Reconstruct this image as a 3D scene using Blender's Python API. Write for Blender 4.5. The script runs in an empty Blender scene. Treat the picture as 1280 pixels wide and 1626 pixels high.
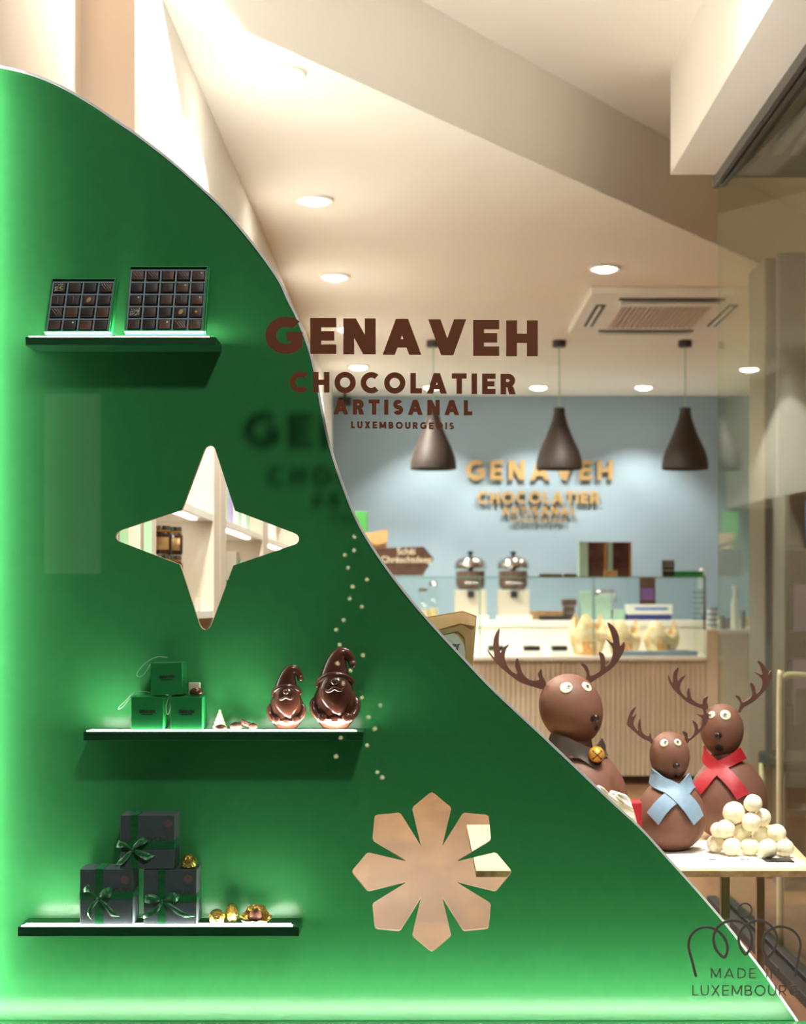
import bpy, bmesh, math, random
from mathutils import Vector, Matrix
from mathutils.bvhtree import BVHTree
random.seed(7)
scn = bpy.context.scene
COL = scn.collection
PI = math.pi

# ------------------------------------------------------------------ camera
F = 2600.0          # focal length in pixels of the 1280x1626 frame
H = 1.253           # eye height above the floor
VX, VY = 668.0, 955.0
cam = bpy.data.cameras.new('camera'); camo = bpy.data.objects.new('camera', cam); COL.objects.link(camo)
camo.location = (0, 0, H); camo.rotation_euler = (PI/2, 0, 0)
cam.sensor_fit = 'VERTICAL'; cam.sensor_height = 36; cam.lens = F/1626*36
cam.shift_x = -(VX-640)/1626; cam.shift_y = (VY-813)/1626
cam.clip_start = 0.05; cam.clip_end = 100
cam.dof.use_dof = True; cam.dof.focus_distance = 2.9; cam.dof.aperture_fstop = 6.6
scn.camera = camo

# ------------------------------------------------------------------ world, exposure
scn.view_settings.view_transform = 'Standard'; scn.view_settings.look = 'None'
scn.view_settings.gamma = 1; scn.view_settings.exposure = 1.0
scn.view_settings.use_curve_mapping = False
w = bpy.data.worlds.new('dusk'); scn.world = w; w.use_nodes = True
w.node_tree.nodes['Background'].inputs[0].default_value = (0.55, 0.55, 0.58, 1)
w.node_tree.nodes['Background'].inputs[1].default_value = 0.07
scn.cycles.use_denoising = True
scn.cycles.max_bounces = 10; scn.cycles.diffuse_bounces = 5; scn.cycles.transparent_max_bounces = 24
scn.cycles.sample_clamp_indirect = 6.0
scn.cycles.caustics_reflective = False; scn.cycles.caustics_refractive = False

WARM = (1.0, 0.94, 0.85)
SOFT = (1.0, 0.955, 0.88)
def spot(loc, target, power, size=70, blend=0.6, col=WARM, rad=0.04):
    l = bpy.data.lights.new('spot_light', 'SPOT'); l.energy = power; l.spot_size = math.radians(size); l.spot_blend = blend
    l.color = col; l.shadow_soft_size = rad
    o = bpy.data.objects.new('spot_light', l); COL.objects.link(o); o.location = loc
    d = Vector(target)-Vector(loc); o.rotation_euler = d.to_track_quat('-Z', 'Y').to_euler()
    return o
def area(loc, target, power, sx, sy, col=WARM):
    l = bpy.data.lights.new('area_light', 'AREA'); l.shape = 'RECTANGLE'; l.size = sx; l.size_y = sy; l.energy = power; l.color = col
    o = bpy.data.objects.new('area_light', l); COL.objects.link(o); o.location = loc
    d = Vector(target)-Vector(loc); o.rotation_euler = d.to_track_quat('-Z', 'Y').to_euler()
    return o
# unseen lamp added on the pavement side, high right, to brighten the lettering
spot((1.0, -1.0, 4.9), (0.2, 2.8, 1.2), 250, 46, 0.8, SOFT, 0.22)
# upward fill added out of sight behind the panel to brighten the ceiling
spot((-0.35, 3.35, 0.6), (0.0, 4.6, 3.1), 120, 72, 0.9, SOFT, 0.1)
# window spotlights on the upper ceiling (above the frame)
spot((0.55, 3.08, 3.12), (0.60, 3.60, 0.8), 95, 50, 0.7, SOFT)
spot((-0.35, 3.45, 3.12), (-0.85, 3.87, 2.4), 6, 100, 0.9, WARM)
spot((0.62, 2.88, 3.1), (0.25, 3.12, 1.0), 70, 40, 0.7, SOFT)  # extra unseen spot, added to brighten the kraft bag front
spot((0.88, 2.88, 2.74), (0.74, 3.5, 0.75), 50, 34, 0.7, SOFT, 0.03)  # added below the beam, unseen, to light truffles and reindeer from the front
spot((0.95, 3.35, 2.75), (0.35, 2.96, 1.1), 16, 60, 0.8, SOFT)
spot((0.20, 2.87, 3.05), (-0.20, 2.94, 1.0), 14, 62, 0.8, SOFT)
spot((0.35, 4.60, 3.14), (0.60, 4.9, 0.2), 28, 95, 0.7, SOFT)
spot((0.62, 4.00, 3.14), (0.90, 4.1, 2.9), 28, 110, 0.9, SOFT)
spot((2.2, 8.6, 2.78), (2.2, 8.6, 0), 60, 110, 0.7, SOFT)
spot((0.9, 9.0, 2.76), (0.9, 9.4, 0), 90, 110, 0.7, SOFT)

# ------------------------------------------------------------------ helpers
def P(px, py, D):
    return Vector(((px-VX)*D/F, D, H-(py-VY)*D/F))
def PX(px, D): return (px-VX)*D/F
def PZ(py, D): return H-(py-VY)*D/F
def lin(c):
    return tuple((v/255/12.92 if v/255 <= 0.04045 else ((v/255+0.055)/1.055)**2.4) for v in c)+(1.0,)
def mat(name, c, rough=0.5, metal=0.0, c2=None, scale=20, bump=0.0, bscale=200, stretch=None, spec=0.5, coat=0.0, sss=0.0):
    m = bpy.data.materials.new(name); m.use_nodes = True
    nt = m.node_tree; b = nt.nodes['Principled BSDF']
    c = lin(c); c2 = lin(c2) if c2 else tuple(v*0.9 for v in c[:3])+(1,)
    tc = nt.nodes.new('ShaderNodeTexCoord'); mp = nt.nodes.new('ShaderNodeMapping')
    nt.links.new(tc.outputs['Object'], mp.inputs[0])
    if stretch: mp.inputs['Scale'].default_value = stretch
    n = nt.nodes.new('ShaderNodeTexNoise'); n.inputs['Scale'].default_value = scale; n.inputs['Detail'].default_value = 4
    nt.links.new(mp.outputs[0], n.inputs[0])
    r = nt.nodes.new('ShaderNodeValToRGB'); r.color_ramp.elements[0].color = c2; r.color_ramp.elements[1].color = c
    r.color_ramp.elements[0].position = 0.35; r.color_ramp.elements[1].position = 0.65
    nt.links.new(n.outputs[0], r.inputs[0]); nt.links.new(r.outputs[0], b.inputs['Base Color'])
    b.inputs['Roughness'].default_value = rough; b.inputs['Metallic'].default_value = metal
    b.inputs['Specular IOR Level'].default_value = spec; b.inputs['Coat Weight'].default_value = coat
    b.inputs['Coat Roughness'].default_value = 0.1
    if sss: b.inputs['Subsurface Weight'].default_value = sss; b.inputs['Subsurface Radius'].default_value = (0.01, 0.008, 0.005)
    if bump:
        n2 = nt.nodes.new('ShaderNodeTexNoise'); n2.inputs['Scale'].default_value = bscale; n2.inputs['Detail'].default_value = 3
        nt.links.new(mp.outputs[0], n2.inputs[0])
        bp = nt.nodes.new('ShaderNodeBump'); bp.inputs['Strength'].default_value = bump; bp.inputs['Distance'].default_value = 0.002 if bscale > 20 else 0.03
        nt.links.new(n2.outputs[0], bp.inputs['Height']); nt.links.new(bp.outputs[0], b.inputs['Normal'])
    return m
def emis(name, c, s):
    m = bpy.data.materials.new(name); m.use_nodes = True; nt = m.node_tree
    b = nt.nodes['Principled BSDF']; b.inputs['Base Color'].default_value = (0.8, 0.8, 0.8, 1)
    b.inputs['Emission Color'].default_value = c+(1,) if len(c) == 3 else c; b.inputs['Emission Strength'].default_value = s
    return m
def glassmat(name, tint=(1, 1, 1), rough=0.0, base=0.04, graze=1.0):
    m = bpy.data.materials.new(name); m.use_nodes = True; nt = m.node_tree
    for n in list(nt.nodes): nt.nodes.remove(n)
    out = nt.nodes.new('ShaderNodeOutputMaterial'); mx = nt.nodes.new('ShaderNodeMixShader')
    t = nt.nodes.new('ShaderNodeBsdfTransparent'); t.inputs[0].default_value = tint+(1,)
    g = nt.nodes.new('ShaderNodeBsdfGlossy'); g.inputs['Roughness'].default_value = rough; g.inputs['Color'].default_value = (0.95, 0.97, 0.95, 1)
    lw = nt.nodes.new('ShaderNodeLayerWeight'); lw.inputs[0].default_value = 0.5
    p = nt.nodes.new('ShaderNodeMath'); p.operation = 'POWER'; p.inputs[1].default_value = 5
    a = nt.nodes.new('ShaderNodeMath'); a.operation = 'MULTIPLY_ADD'; a.inputs[1].default_value = (1-base)*graze; a.inputs[2].default_value = base
    nt.links.new(lw.outputs['Facing'], p.inputs[0]); nt.links.new(p.outputs[0], a.inputs[0])
    nt.links.new(a.outputs[0], mx.inputs[0]); nt.links.new(t.outputs[0], mx.inputs[1]); nt.links.new(g.outputs[0], mx.inputs[2])
    nt.links.new(mx.outputs[0], out.inputs[0])
    return m

def new(): return bmesh.new()
def box(bm, x0, x1, y0, y1, z0, z1, bev=0.0, segs=2):
    r = bmesh.ops.create_cube(bm, size=1.0)
    M = Matrix.Translation(((x0+x1)/2, (y0+y1)/2, (z0+z1)/2)) @ Matrix.Diagonal((abs(x1-x0), abs(y1-y0), abs(z1-z0), 1))
    bmesh.ops.transform(bm, matrix=M, verts=r['verts'])
    if bev:
        es = list({e for v in r['verts'] for e in v.link_edges})
        bmesh.ops.bevel(bm, geom=es, offset=bev, segments=segs, affect='EDGES', profile=0.5)
    return bm
def ell(bm, c, rx, ry, rz, rot=None, u=32, v=20):
    r = bmesh.ops.create_uvsphere(bm, u_segments=u, v_segments=v, radius=1)
    M = Matrix.Diagonal((rx, ry, rz, 1))
    if rot: M = rot @ M
    bmesh.ops.transform(bm, matrix=Matrix.Translation(c) @ M, verts=r['verts'])
    return r['verts']
def lathe(bm, prof, c=(0, 0, 0), n=32, M=None):
    rings = []
    for (r, z) in prof:
        if r < 1e-6: rings.append([bm.verts.new((0, 0, z))])
        else: rings.append([bm.verts.new((r*math.cos(2*PI*i/n), r*math.sin(2*PI*i/n), z)) for i in range(n)])
    for a, b in zip(rings, rings[1:]):
        for i in range(n):
            j = (i+1) % n
            if len(a) == 1 and len(b) == 1: continue
            if len(a) == 1: bm.faces.new((a[0], b[j], b[i]))
            elif len(b) == 1: bm.faces.new((a[i], a[j], b[0]))
            else: bm.faces.new((a[i], a[j], b[j], b[i]))
    vs = [v for r in rings for v in r]
    T = Matrix.Translation(c)
    if M: T = T @ M
    bmesh.ops.transform(bm, matrix=T, verts=vs)
    return vs
def tube(bm, pts, r, n=8, taper=None, caps=True):
    pts = [Vector(p) for p in pts]; rings = []
    up = Vector((0, 0, 1))
    for i, p in enumerate(pts):
        t = (pts[min(i+1, len(pts)-1)]-pts[max(i-1, 0)]).normalized()
        u = up - t*up.dot(t)
        if u.length < 1e-3: u = Vector((1, 0, 0)) - t*t.x
        u.normalize(); v = t.cross(u); up = u
        rr = r if taper is None else taper[i]*r
        rings.append([bm.verts.new(p+u*math.cos(2*PI*k/n)*rr+v*math.sin(2*PI*k/n)*rr) for k in range(n)])
    for a, b in zip(rings, rings[1:]):
        for k in range(n):
            bm.faces.new((a[k], a[(k+1) % n], b[(k+1) % n], b[k]))
    if caps: bm.faces.new(rings[0][::-1]); bm.faces.new(rings[-1])
    return bm
def outline(bm, pts, y0, y1):
    """closed outline of (x,z) points extruded from y0 to y1"""
    vs = [bm.verts.new((x, y0, z)) for x, z in pts]
    f = bm.faces.new(vs)
    r = bmesh.ops.extrude_face_region(bm, geom=[f])
    bmesh.ops.translate(bm, vec=(0, y1-y0, 0), verts=[g for g in r['geom'] if isinstance(g, bmesh.types.BMVert)])
    return bm
def cat(pts, n=4, closed=True):
    out = []; N = len(pts)
    rng = range(N) if closed else range(N-1)
    for i in rng:
        g = (lambda k: pts[k % N]) if closed else (lambda k: pts[max(0, min(N-1, k))])
        p0, p1, p2, p3 = g(i-1), g(i), g(i+1), g(i+2)
        for k in range(n):
            t = k/n
            q = []
            for a in range(len(p1)):
                q.append(0.5*((2*p1[a])+(-p0[a]+p2[a])*t+(2*p0[a]-5*p1[a]+4*p2[a]-p3[a])*t*t+(-p0[a]+3*p1[a]-3*p2[a]+p3[a])*t*t*t))
            out.append(tuple(q))
    if not closed: out.append(tuple(pts[-1]))
    return out
def strip(bm, a, b, th):
    """ribbon between two 3-D edge polylines, thickness th"""
    n = len(a)
    ra = [bm.verts.new(p) for p in a]; rb = [bm.verts.new(p) for p in b]
    fs = []
    for i in range(n-1): fs.append(bm.faces.new((ra[i], ra[i+1], rb[i+1], rb[i])))
    bmesh.ops.recalc_face_normals(bm, faces=fs)
    bmesh.ops.solidify(bm, geom=fs, thickness=th)
    return bm
def base_of(bm):
    xs = [v.co for v in bm.verts]
    lo = [min(v[i] for v in xs) for i in range(3)]; hi = [max(v[i] for v in xs) for i in range(3)]
    return Vector(((lo[0]+hi[0])/2, (lo[1]+hi[1])/2, lo[2]))
def wl(o):
    v = Vector((0, 0, 0))
    while o: v += o.location; o = o.parent
    return v
def obj(name, bm, m, parent=None, smooth=False, angle=None):
    bmesh.ops.recalc_face_normals(bm, faces=bm.faces)
    o0 = wl(parent) if parent else base_of(bm)
    bmesh.ops.translate(bm, vec=-o0, verts=bm.verts)
    me = bpy.data.meshes.new(name); bm.to_mesh(me); bm.free()
    for mm in (m if isinstance(m, (list, tuple)) else [m]): me.materials.append(mm)
    if smooth:
        for p in me.polygons: p.use_smooth = True
        if angle: me.set_sharp_from_angle(angle=math.radians(angle))
    o = bpy.data.objects.new(name, me); COL.objects.link(o)
    if parent: o.parent = parent
    else: o.location = o0
    return o
def tag(o, label, category, group=None):
    o['label'] = label; o['category'] = category
    if group: o['group'] = group
    return o
def thing(name, label, category, loc, group=None):
    o = bpy.data.objects.new(name, None); COL.objects.link(o); o.location = loc; o.empty_display_size = 0.02
    return tag(o, label, category, group)
def struct(name, bm, m, smooth=False):
    o = obj(name, bm, m, smooth=smooth); o['kind'] = 'structure'; return o
def bx(name, m, x0, x1, y0, y1, z0, z1, parent=None, bev=0.0):
    return obj(name, box(new(), x0, x1, y0, y1, z0, z1, bev), m, parent)

# ------------------------------------------------------------------ materials
M = {}
M['plaster'] = mat('plaster', (242, 238, 230), 0.8, c2=(240, 235, 227), scale=3, bump=0.05)
M['taupe'] = mat('taupe_plaster', (214, 192, 172), 0.8, scale=2)
M['blue_wall'] = mat('blue_wall', (142, 163, 178), 0.75, c2=(139, 160, 175), scale=4, bump=0.05)
M['cream'] = mat('cream_laminate', (216, 204, 186), 0.5, scale=3)
M['fluted'] = mat('fluted_beige', (204, 188, 164), 0.6, scale=5)
M['white'] = mat('white_lacquer', (240, 236, 226), 0.4, scale=5)
M['green'] = mat('green_panel', (54, 132, 74), 0.2, c2=(51, 128, 71), scale=40, bump=0.12, bscale=900, spec=0.35)
M['greenedge'] = mat('green_stained_ply', (22, 92, 48), 0.5, c2=(12, 62, 32), scale=30, stretch=(1, 6, 60), spec=0.3)
M['rim'] = mat('cut_edge', (190, 165, 135), 0.5, c2=(170, 140, 110), scale=60)
M['trim'] = mat('silver_edge', (254, 250, 253), 0.35, 0.0, scale=10)
M['choc'] = mat('dark_chocolate', (52, 30, 24), 0.28, c2=(42, 24, 19), scale=12, coat=0.3)
M['chocmat'] = mat('matte_milk_chocolate', (124, 85, 70), 0.55, c2=(118, 80, 66), scale=25, bump=0.12, bscale=500, spec=0.3)
M['antler'] = mat('dark_milk_chocolate', (96, 60, 51), 0.5, c2=(84, 52, 44), scale=30, bump=0.15, bscale=200)
M['gloss'] = mat('glossy_gnome_chocolate', (96, 56, 42), 0.16, c2=(82, 46, 35), scale=15, coat=0.6)
M['bonbon'] = mat('bonbon_chocolate', (66, 44, 38), 0.42, c2=(50, 33, 29), scale=60, bump=0.1, bscale=300)
M['bonbon2'] = mat('bonbon_milk', (88, 58, 44), 0.42, c2=(74, 48, 38), scale=60, bump=0.1, bscale=300)
M['bonbon3'] = mat('bonbon_black', (44, 32, 30), 0.42, c2=(36, 26, 25), scale=60, bump=0.1, bscale=300)
M['tray'] = mat('slate_blue_tray', (150, 170, 186), 0.6, scale=20)
M['boxgreen'] = mat('bright_green_card', (20, 140, 66), 0.5, scale=30)
M['slate'] = mat('charcoal_card', (82, 94, 96), 0.6, c2=(75, 87, 89), scale=40)
M['ribbon'] = mat('green_satin', (34, 120, 66), 0.35, c2=(28, 102, 56), scale=40, stretch=(1, 1, 4))
M['copper'] = mat('copper_foil', (128, 108, 100), 0.4, 0.1, scale=20)
M['brown'] = mat('brown_vinyl', (128, 70, 42), 0.45, scale=20, spec=0.3)
M['grey_vinyl'] = mat('grey_vinyl', (120, 110, 100), 0.5, scale=20)
M['goldsign'] = mat('brass_letters', (200, 170, 122), 0.35, 0.4, c2=(188, 156, 106), scale=3)
M['goldfoil'] = mat('gold_foil', (228, 200, 104), 0.25, 0.9, c2=(196, 158, 66), scale=80, bump=0.8, bscale=160)
M['cream_choc'] = mat('white_chocolate', (226, 218, 180), 0.45, scale=60, bump=0.2)
M['eye'] = mat('ivory_eye', (245, 236, 205), 0.4, scale=20)
M['black'] = mat('black', (24, 22, 21), 0.5, scale=20)
M['darkgrey'] = mat('dark_grey', (70, 66, 60), 0.5, scale=20)
M['collar'] = mat('anthracite_collar', (78, 68, 66), 0.45, scale=40, bump=0.1)
M['bluescarf'] = mat('pale_blue_paste', (134, 160, 184), 0.5, scale=60, bump=0.15, bscale=900)
M['redscarf'] = mat('red_paste', (172, 30, 42), 0.45, scale=60, bump=0.15, bscale=900)
M['bell'] = mat('mustard_gold', (224, 165, 62), 0.35, 0.3, scale=30)
M['coconut'] = mat('coconut_truffle', (255, 248, 224), 0.75, c2=(252, 240, 206), scale=8, bump=0.3, bscale=30)
M['bamboo'] = mat('bamboo_board', (226, 196, 150), 0.45, c2=(206, 172, 124), scale=14, stretch=(2, 30, 30))
M['powder'] = mat('white_coconut_powder', (238, 233, 224), 0.9, scale=80, bump=1.0, bscale=300)
M['kraft'] = mat('kraft_paper', (214, 176, 122), 0.7, c2=(204, 164, 110), scale=30, bump=0.3, bscale=40)
M['lamp'] = mat('brown_lamp_shade', (46, 33, 27), 0.6, c2=(42, 30, 25), scale=10)
M['lampin'] = mat('lamp_inside', (170, 140, 110), 0.6)
M['chrome'] = mat('chrome', (210, 205, 200), 0.12, 1.0, scale=10)
M['mint'] = mat('mint_card', (160, 190, 172), 0.6, scale=20)
M['wood'] = mat('wood_block', (190, 150, 105), 0.6, c2=(170, 128, 84), scale=20)
M['dkwood'] = mat('dark_wood', (96, 68, 50), 0.5, c2=(76, 52, 38), scale=20)
M['purple'] = mat('purple_card', (120, 80, 140), 0.5, scale=10)
M['lilac'] = mat('lilac_card', (165, 150, 200), 0.5, scale=10)
M['blue'] = mat('blue_card', (80, 120, 200), 0.5, c2=(120, 150, 215), scale=6)
M['dkblue'] = mat('dark_blue_card', (50, 55, 120), 0.5, scale=10)
M['tag'] = mat('tag_paper', (230, 225, 212), 0.7, scale=20)
M['plant'] = mat('fir_green', (30, 70, 36), 0.8, c2=(18, 48, 24), scale=20)
M['sheer'] = mat('cellophane_wrap', (240, 226, 190), 0.3, c2=(225, 190, 130), scale=25, bump=0.5, bscale=30)
M['orange'] = mat('orange_sweets', (206, 130, 60), 0.5, c2=(225, 180, 120), scale=60)
M['jar'] = mat('brown_spread', (70, 40, 28), 0.2, scale=20, coat=0.5)
M['beigeframe'] = mat('beige_tube', (205, 190, 160), 0.35, scale=20)
M['mintwall'] = mat('pale_green_paint', (165, 205, 160), 0.6, scale=10)
M['led'] = emis('shelf_light', (1.0, 0.95, 0.88), 42.0)
M['ledfront'] = emis('front_diffuser', (1.0, 0.96, 0.93), 4.0)
M['ledstrip'] = emis('edge_light', (1.0, 0.97, 0.88), 24.0)
M['ledside'] = emis('side_light', (1.0, 0.96, 0.90), 24.0)
M['ledwarm'] = emis('niche_light', (1.0, 0.90, 0.76), 4.5)
M['down'] = emis('downlight_glow', (1.0, 0.92, 0.8), 30.0)
M['bulb'] = emis('fairy_bulb', (1.0, 0.85, 0.45), 5.0)
M['glass'] = glassmat('shop_glass', (0.985, 0.995, 0.985))
M['pglass'] = glassmat('partition_glass', (0.90, 0.93, 0.86), base=0.05, graze=0.3)
M['cglass'] = glassmat('case_glass', (0.955, 0.985, 0.97), base=0.05)
M['gedge'] = mat('glass_edge', (110, 160, 140), 0.2, scale=10)
def floor_mat():
    m = bpy.data.materials.new('oak_floor'); m.use_nodes = True; nt = m.node_tree; b = nt.nodes['Principled BSDF']
    tc = nt.nodes.new('ShaderNodeTexCoord'); mp = nt.nodes.new('ShaderNodeMapping'); mp.inputs['Rotation'].default_value = (0, 0, PI/2)
    nt.links.new(tc.outputs['Object'], mp.inputs[0])
    br = nt.nodes.new('ShaderNodeTexBrick'); br.inputs['Scale'].default_value = 1.0
    br.inputs['Brick Width'].default_value = 1.4; br.inputs['Row Height'].default_value = 0.19; br.inputs['Mortar Size'].default_value = 0.0015
    br.inputs['Color1'].default_value = lin((134, 98, 60)); br.inputs['Color2'].default_value = lin((118, 84, 50)); br.inputs['Mortar'].default_value = lin((120, 85, 55))
    nt.links.new(mp.outputs[0], br.inputs[0])
    mp2 = nt.nodes.new('ShaderNodeMapping'); mp2.inputs['Scale'].default_value = (1, 0.25, 1); nt.links.new(tc.outputs['Object'], mp2.inputs[0])
    n = nt.nodes.new('ShaderNodeTexNoise'); n.inputs['Scale'].default_value = 9; n.inputs['Detail'].default_value = 6; nt.links.new(mp2.outputs[0], n.inputs[0])
    mx = nt.nodes.new('ShaderNodeMix'); mx.data_type = 'RGBA'; mx.blend_type = 'MULTIPLY'
    rp = nt.nodes.new('ShaderNodeValToRGB'); rp.color_ramp.elements[0].color = (0.72, 0.68, 0.64, 1); rp.color_ramp.elements[0].position = 0.35; rp.color_ramp.elements[1].position = 0.65
    nt.links.new(n.outputs[0], rp.inputs[0]); mx.inputs[0].default_value = 1
    nt.links.new(br.outputs[0], mx.inputs[6]); nt.links.new(rp.outputs[0], mx.inputs[7]); nt.links.new(mx.outputs[2], b.inputs['Base Color'])
    b.inputs['Roughness'].default_value = 0.45
    return m
M['floor'] = floor_mat()
M['stone'] = mat('grey_paving', (90, 86, 82), 0.8, scale=8)
M['platform'] = mat('window_platform', (118, 82, 58), 0.45, c2=(92, 62, 44), scale=9, stretch=(3, 0.6, 1))

# ------------------------------------------------------------------ lettering (own stroke letters)
def ring(cx, cy, rx, ry, a0, a1, wd, n=18):
    out = []
    for i in range(n):
        t0 = math.radians(a0+(a1-a0)*i/n); t1 = math.radians(a0+(a1-a0)*(i+1)/n)
        out.append([(cx+rx*math.cos(t0), cy+ry*math.sin(t0)), (cx+rx*math.cos(t1), cy+ry*math.sin(t1)),
                    (cx+(rx-wd)*math.cos(t1), cy+(ry-wd)*math.sin(t1)), (cx+(rx-wd)*math.cos(t0), cy+(ry-wd)*math.sin(t0))])
    return out
def R(x0, y0, x1, y1): return [(x0, y0), (x1, y0), (x1, y1), (x0, y1)]
def glyph(c, w):
    h = w*0.95
    if c == 'E': return 0.66, [R(0, 0, w, 1), R(w, 0, .66, h), R(w, 1-h, .66, 1), R(w, .5-h/2, .61, .5+h/2)]
    if c == 'L': return 0.56, [R(0, 0, w, 1), R(w, 0, .56, h)]
    if c == 'T': return 0.72, [R(0, 1-h, .72, 1), R(.36-w/2, 0, .36+w/2, 1-h)]
    if c == 'I': return w, [R(0, 0, w, 1)]
    if c == 'H': return 0.80, [R(0, 0, w, 1), R(.8-w, 0, .8, 1), R(w, .5-h/2, .8-w, .5+h/2)]
    if c == 'N': return 0.82, [R(0, 0, w, 1), R(.82-w, 0, .82, 1), [(0, 1), (w*1.15, 1), (.82, 0), (.82-w*1.15, 0)]]
    if c == 'A':
        k = w*1.12; return 0.98, [[(0, 0), (k, 0), (.49+k/2, 1), (.49-k/2, 1)], [(.98-k, 0), (.98, 0), (.49+k/2, 1), (.49-k/2, 1)], R(.24, .2, .74, .2+h*.9)]
    if c == 'V':
        k = w*1.12; return 0.96, [[(0, 1), (k, 1), (.48+k/2, 0), (.48-k/2, 0)], [(.96-k, 1), (.96, 1), (.48+k/2, 0), (.48-k/2, 0)]]
    if c == 'X':
        k = w*1.2; return 0.80, [[(0, 0), (k, 0), (.8, 1), (.8-k, 1)], [(.8-k, 0), (.8, 0), (k, 1), (0, 1)]]
    if c == 'M':
        k = w*1.1; return 1.0, [R(0, 0, w, 1), R(1-w, 0, 1, 1), [(0, 1), (k, 1), (.5+k/2, .12), (.5-k/2, .12)], [(1, 1), (1-k, 1), (.5-k/2, .12), (.5+k/2, .12)]]
    if c == 'U': return 0.78, [R(0, .38, w, 1), R(.78-w, .38, .78, 1)]+ring(.39, .385, .39, .40, 180, 360, w)
    if c == 'O': return 1.04, ring(.52, .5, .52, .52, 0, 360, w, 36)
    if c == 'C': return 0.90, ring(.52, .5, .52, .52, 48, 312, w, 28)
    if c == 'G': return 0.96, ring(.52, .5, .52, .52, 48, 322, w, 28)+[R(.94-w, .16, .94, .5+h*.35), R(.54, .5-h*.6, .94, .5+h*.35)]
    if c == 'D': return 0.84, [R(0, 0, w, 1), R(w, 0, .36, h), R(w, 1-h, .36, 1)]+ring(.34, .5, .50, .50, -90, 90, w)
    if c == 'R':
        return 0.74, [R(0, 0, w, 1), R(w, 1-h, .4, 1), R(w, .34, .4, .34+h), [(.32, .38), (.32+w*1.1, .38), (.74, 0), (.74-w*1.2, 0)]]+ring(.38, .67, .33, .33, -90, 90, w)
    if c == 'B':
        return 0.72, [R(0, 0, w, 1), R(w, 1-h, .4, 1), R(w, .5-h/2, .42, .5+h/2), R(w, 0, .42, h)]+ring(.38, .75-h/4, .29, .25+h/4, -90, 90, w)+ring(.41, .25+h/4, .31, .25+h/4, -90, 90, w)
    if c == 'S':
        r = (1+w)/4; return 0.68, ring(.34, 1-r, .32, r, 35, 270, w, 20)+ring(.34, r, .34, r, 90, -150, w, 20)
    return 0.35, []
def letters(s, px0, px1, py0, py1, D, th, wt, m, parent, slope=0.0, name='letter', each=True, xs=1.0):
    """one mesh per letter, text fitted between px0 and px1, cap height py0..py1, front at D"""
    sc = D/F; cap = (py1-py0)*sc; z0 = PZ(py1, D); x = PX(px0, D); tot = (px1-px0)*sc
    ws = [glyph(c, wt)[0]*xs for c in s]; gap = (tot-sum(ws)*cap)/(len(s)-1)
    allbm = None
    for c, wd in zip(s, ws):
        polys = glyph(c, wt)[1]
        if polys:
            bm = new() if (each or allbm is None) else allbm
            dz = -(x-PX(px0, D))*slope
            for i_, p in enumerate(polys): outline(bm, [(x+a*cap*xs, z0+b*cap+dz) for a, b in p], D-i_*0.00002, D+th)
            if each: obj(name, bm, m, parent)
            else: allbm = bm
        x += wd*cap+gap
    if not each: obj(name, allbm, m, parent)
def text_plate(name, s, m, parent, cx, y, cz, size, rotz=0.0):
    cu = bpy.data.curves.new(name, 'FONT'); cu.body = s; cu.size = size; cu.align_x = 'CENTER'; cu.align_y = 'CENTER'; cu.extrude = 0.0004; cu.offset = size*0.015
    t = bpy.data.objects.new('tmp', cu); COL.objects.link(t)
    dg = bpy.context.evaluated_depsgraph_get(); me = bpy.data.meshes.new_from_object(t.evaluated_get(dg))
    bpy.data.objects.remove(t)
    me.transform(Matrix.Translation((cx, y, cz)) @ Matrix.Rotation(PI/2, 4, 'X'))
    me.transform(Matrix.Translation(-wl(parent)))
    me.materials.clear(); me.materials.append(m)
    o = bpy.data.objects.new(name, me); COL.objects.link(o); o.parent = parent
    return o

# ------------------------------------------------------------------ structure
ZC, ZU = H+1.57, H+1.92        # lower and upper ceiling
ZB = H+1.538                   # beam underside
XL, DB = -0.672, 12.5          # left wall plane, back wall distance
XR = 3.3
struct('floor', box(new(), -1.6, XR+0.1, 2.99, DB+0.1, -0.06, 0), M['floor'])
struct('floor', box(new(), -9, 9, -9, 2.70, -0.06, 0), M['stone'])
struct('wall_opposite', box(new(), -9, 9, -9.2, -9, 0, 9), mat('opposite_facade', (96, 90, 84), 0.8, scale=2))
struct('window_3', box(new(), -3.35, -2.85, -9.0, -8.98, 1.5, 3.1), emis('lit_window', (1.0, 0.88, 0.7), 0.13))
# ceilings split along the diagonal step
yA = 4.22; sl = 1.513
yR = yA+(XR+0.1-XL)*sl
bm = new()
def slab(bm, pts, z0, z1):
    vs = [bm.verts.new((x, y, z0)) for x, y in pts]; f = bm.faces.new(vs)
    r = bmesh.ops.extrude_face_region(bm, geom=[f])
    bmesh.ops.translate(bm, vec=(0, 0, z1-z0), verts=[g for g in r['geom'] if isinstance(g, bmesh.types.BMVert)])
slab(bm, [(-1.3, yA-(1.3+XL)*sl), (XL, yA), (XR+0.1, yR), (XR+0.1, DB+0.1), (-1.3, DB+0.1)], ZC, ZU+0.08)
struct('ceiling', bm, M['plaster'])
bm = new(); slab(bm, [(-1.3, 2.7), (XR+0.1, 2.7), (XR+0.1, yR-0.002), (XL, yA-0.002), (-1.3, yA-(1.3+XL)*sl-0.002)], ZU, ZU+0.08)
struct('ceiling', bm, M['plaster'])
struct('wall_back', box(new(), -1.3, XR+0.1, DB, DB+0.1, 0, ZC), M['blue_wall'])
struct('wall_right', box(new(), XR, XR+0.1, 2.8, DB, 0, ZU), M['cream'])
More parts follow.
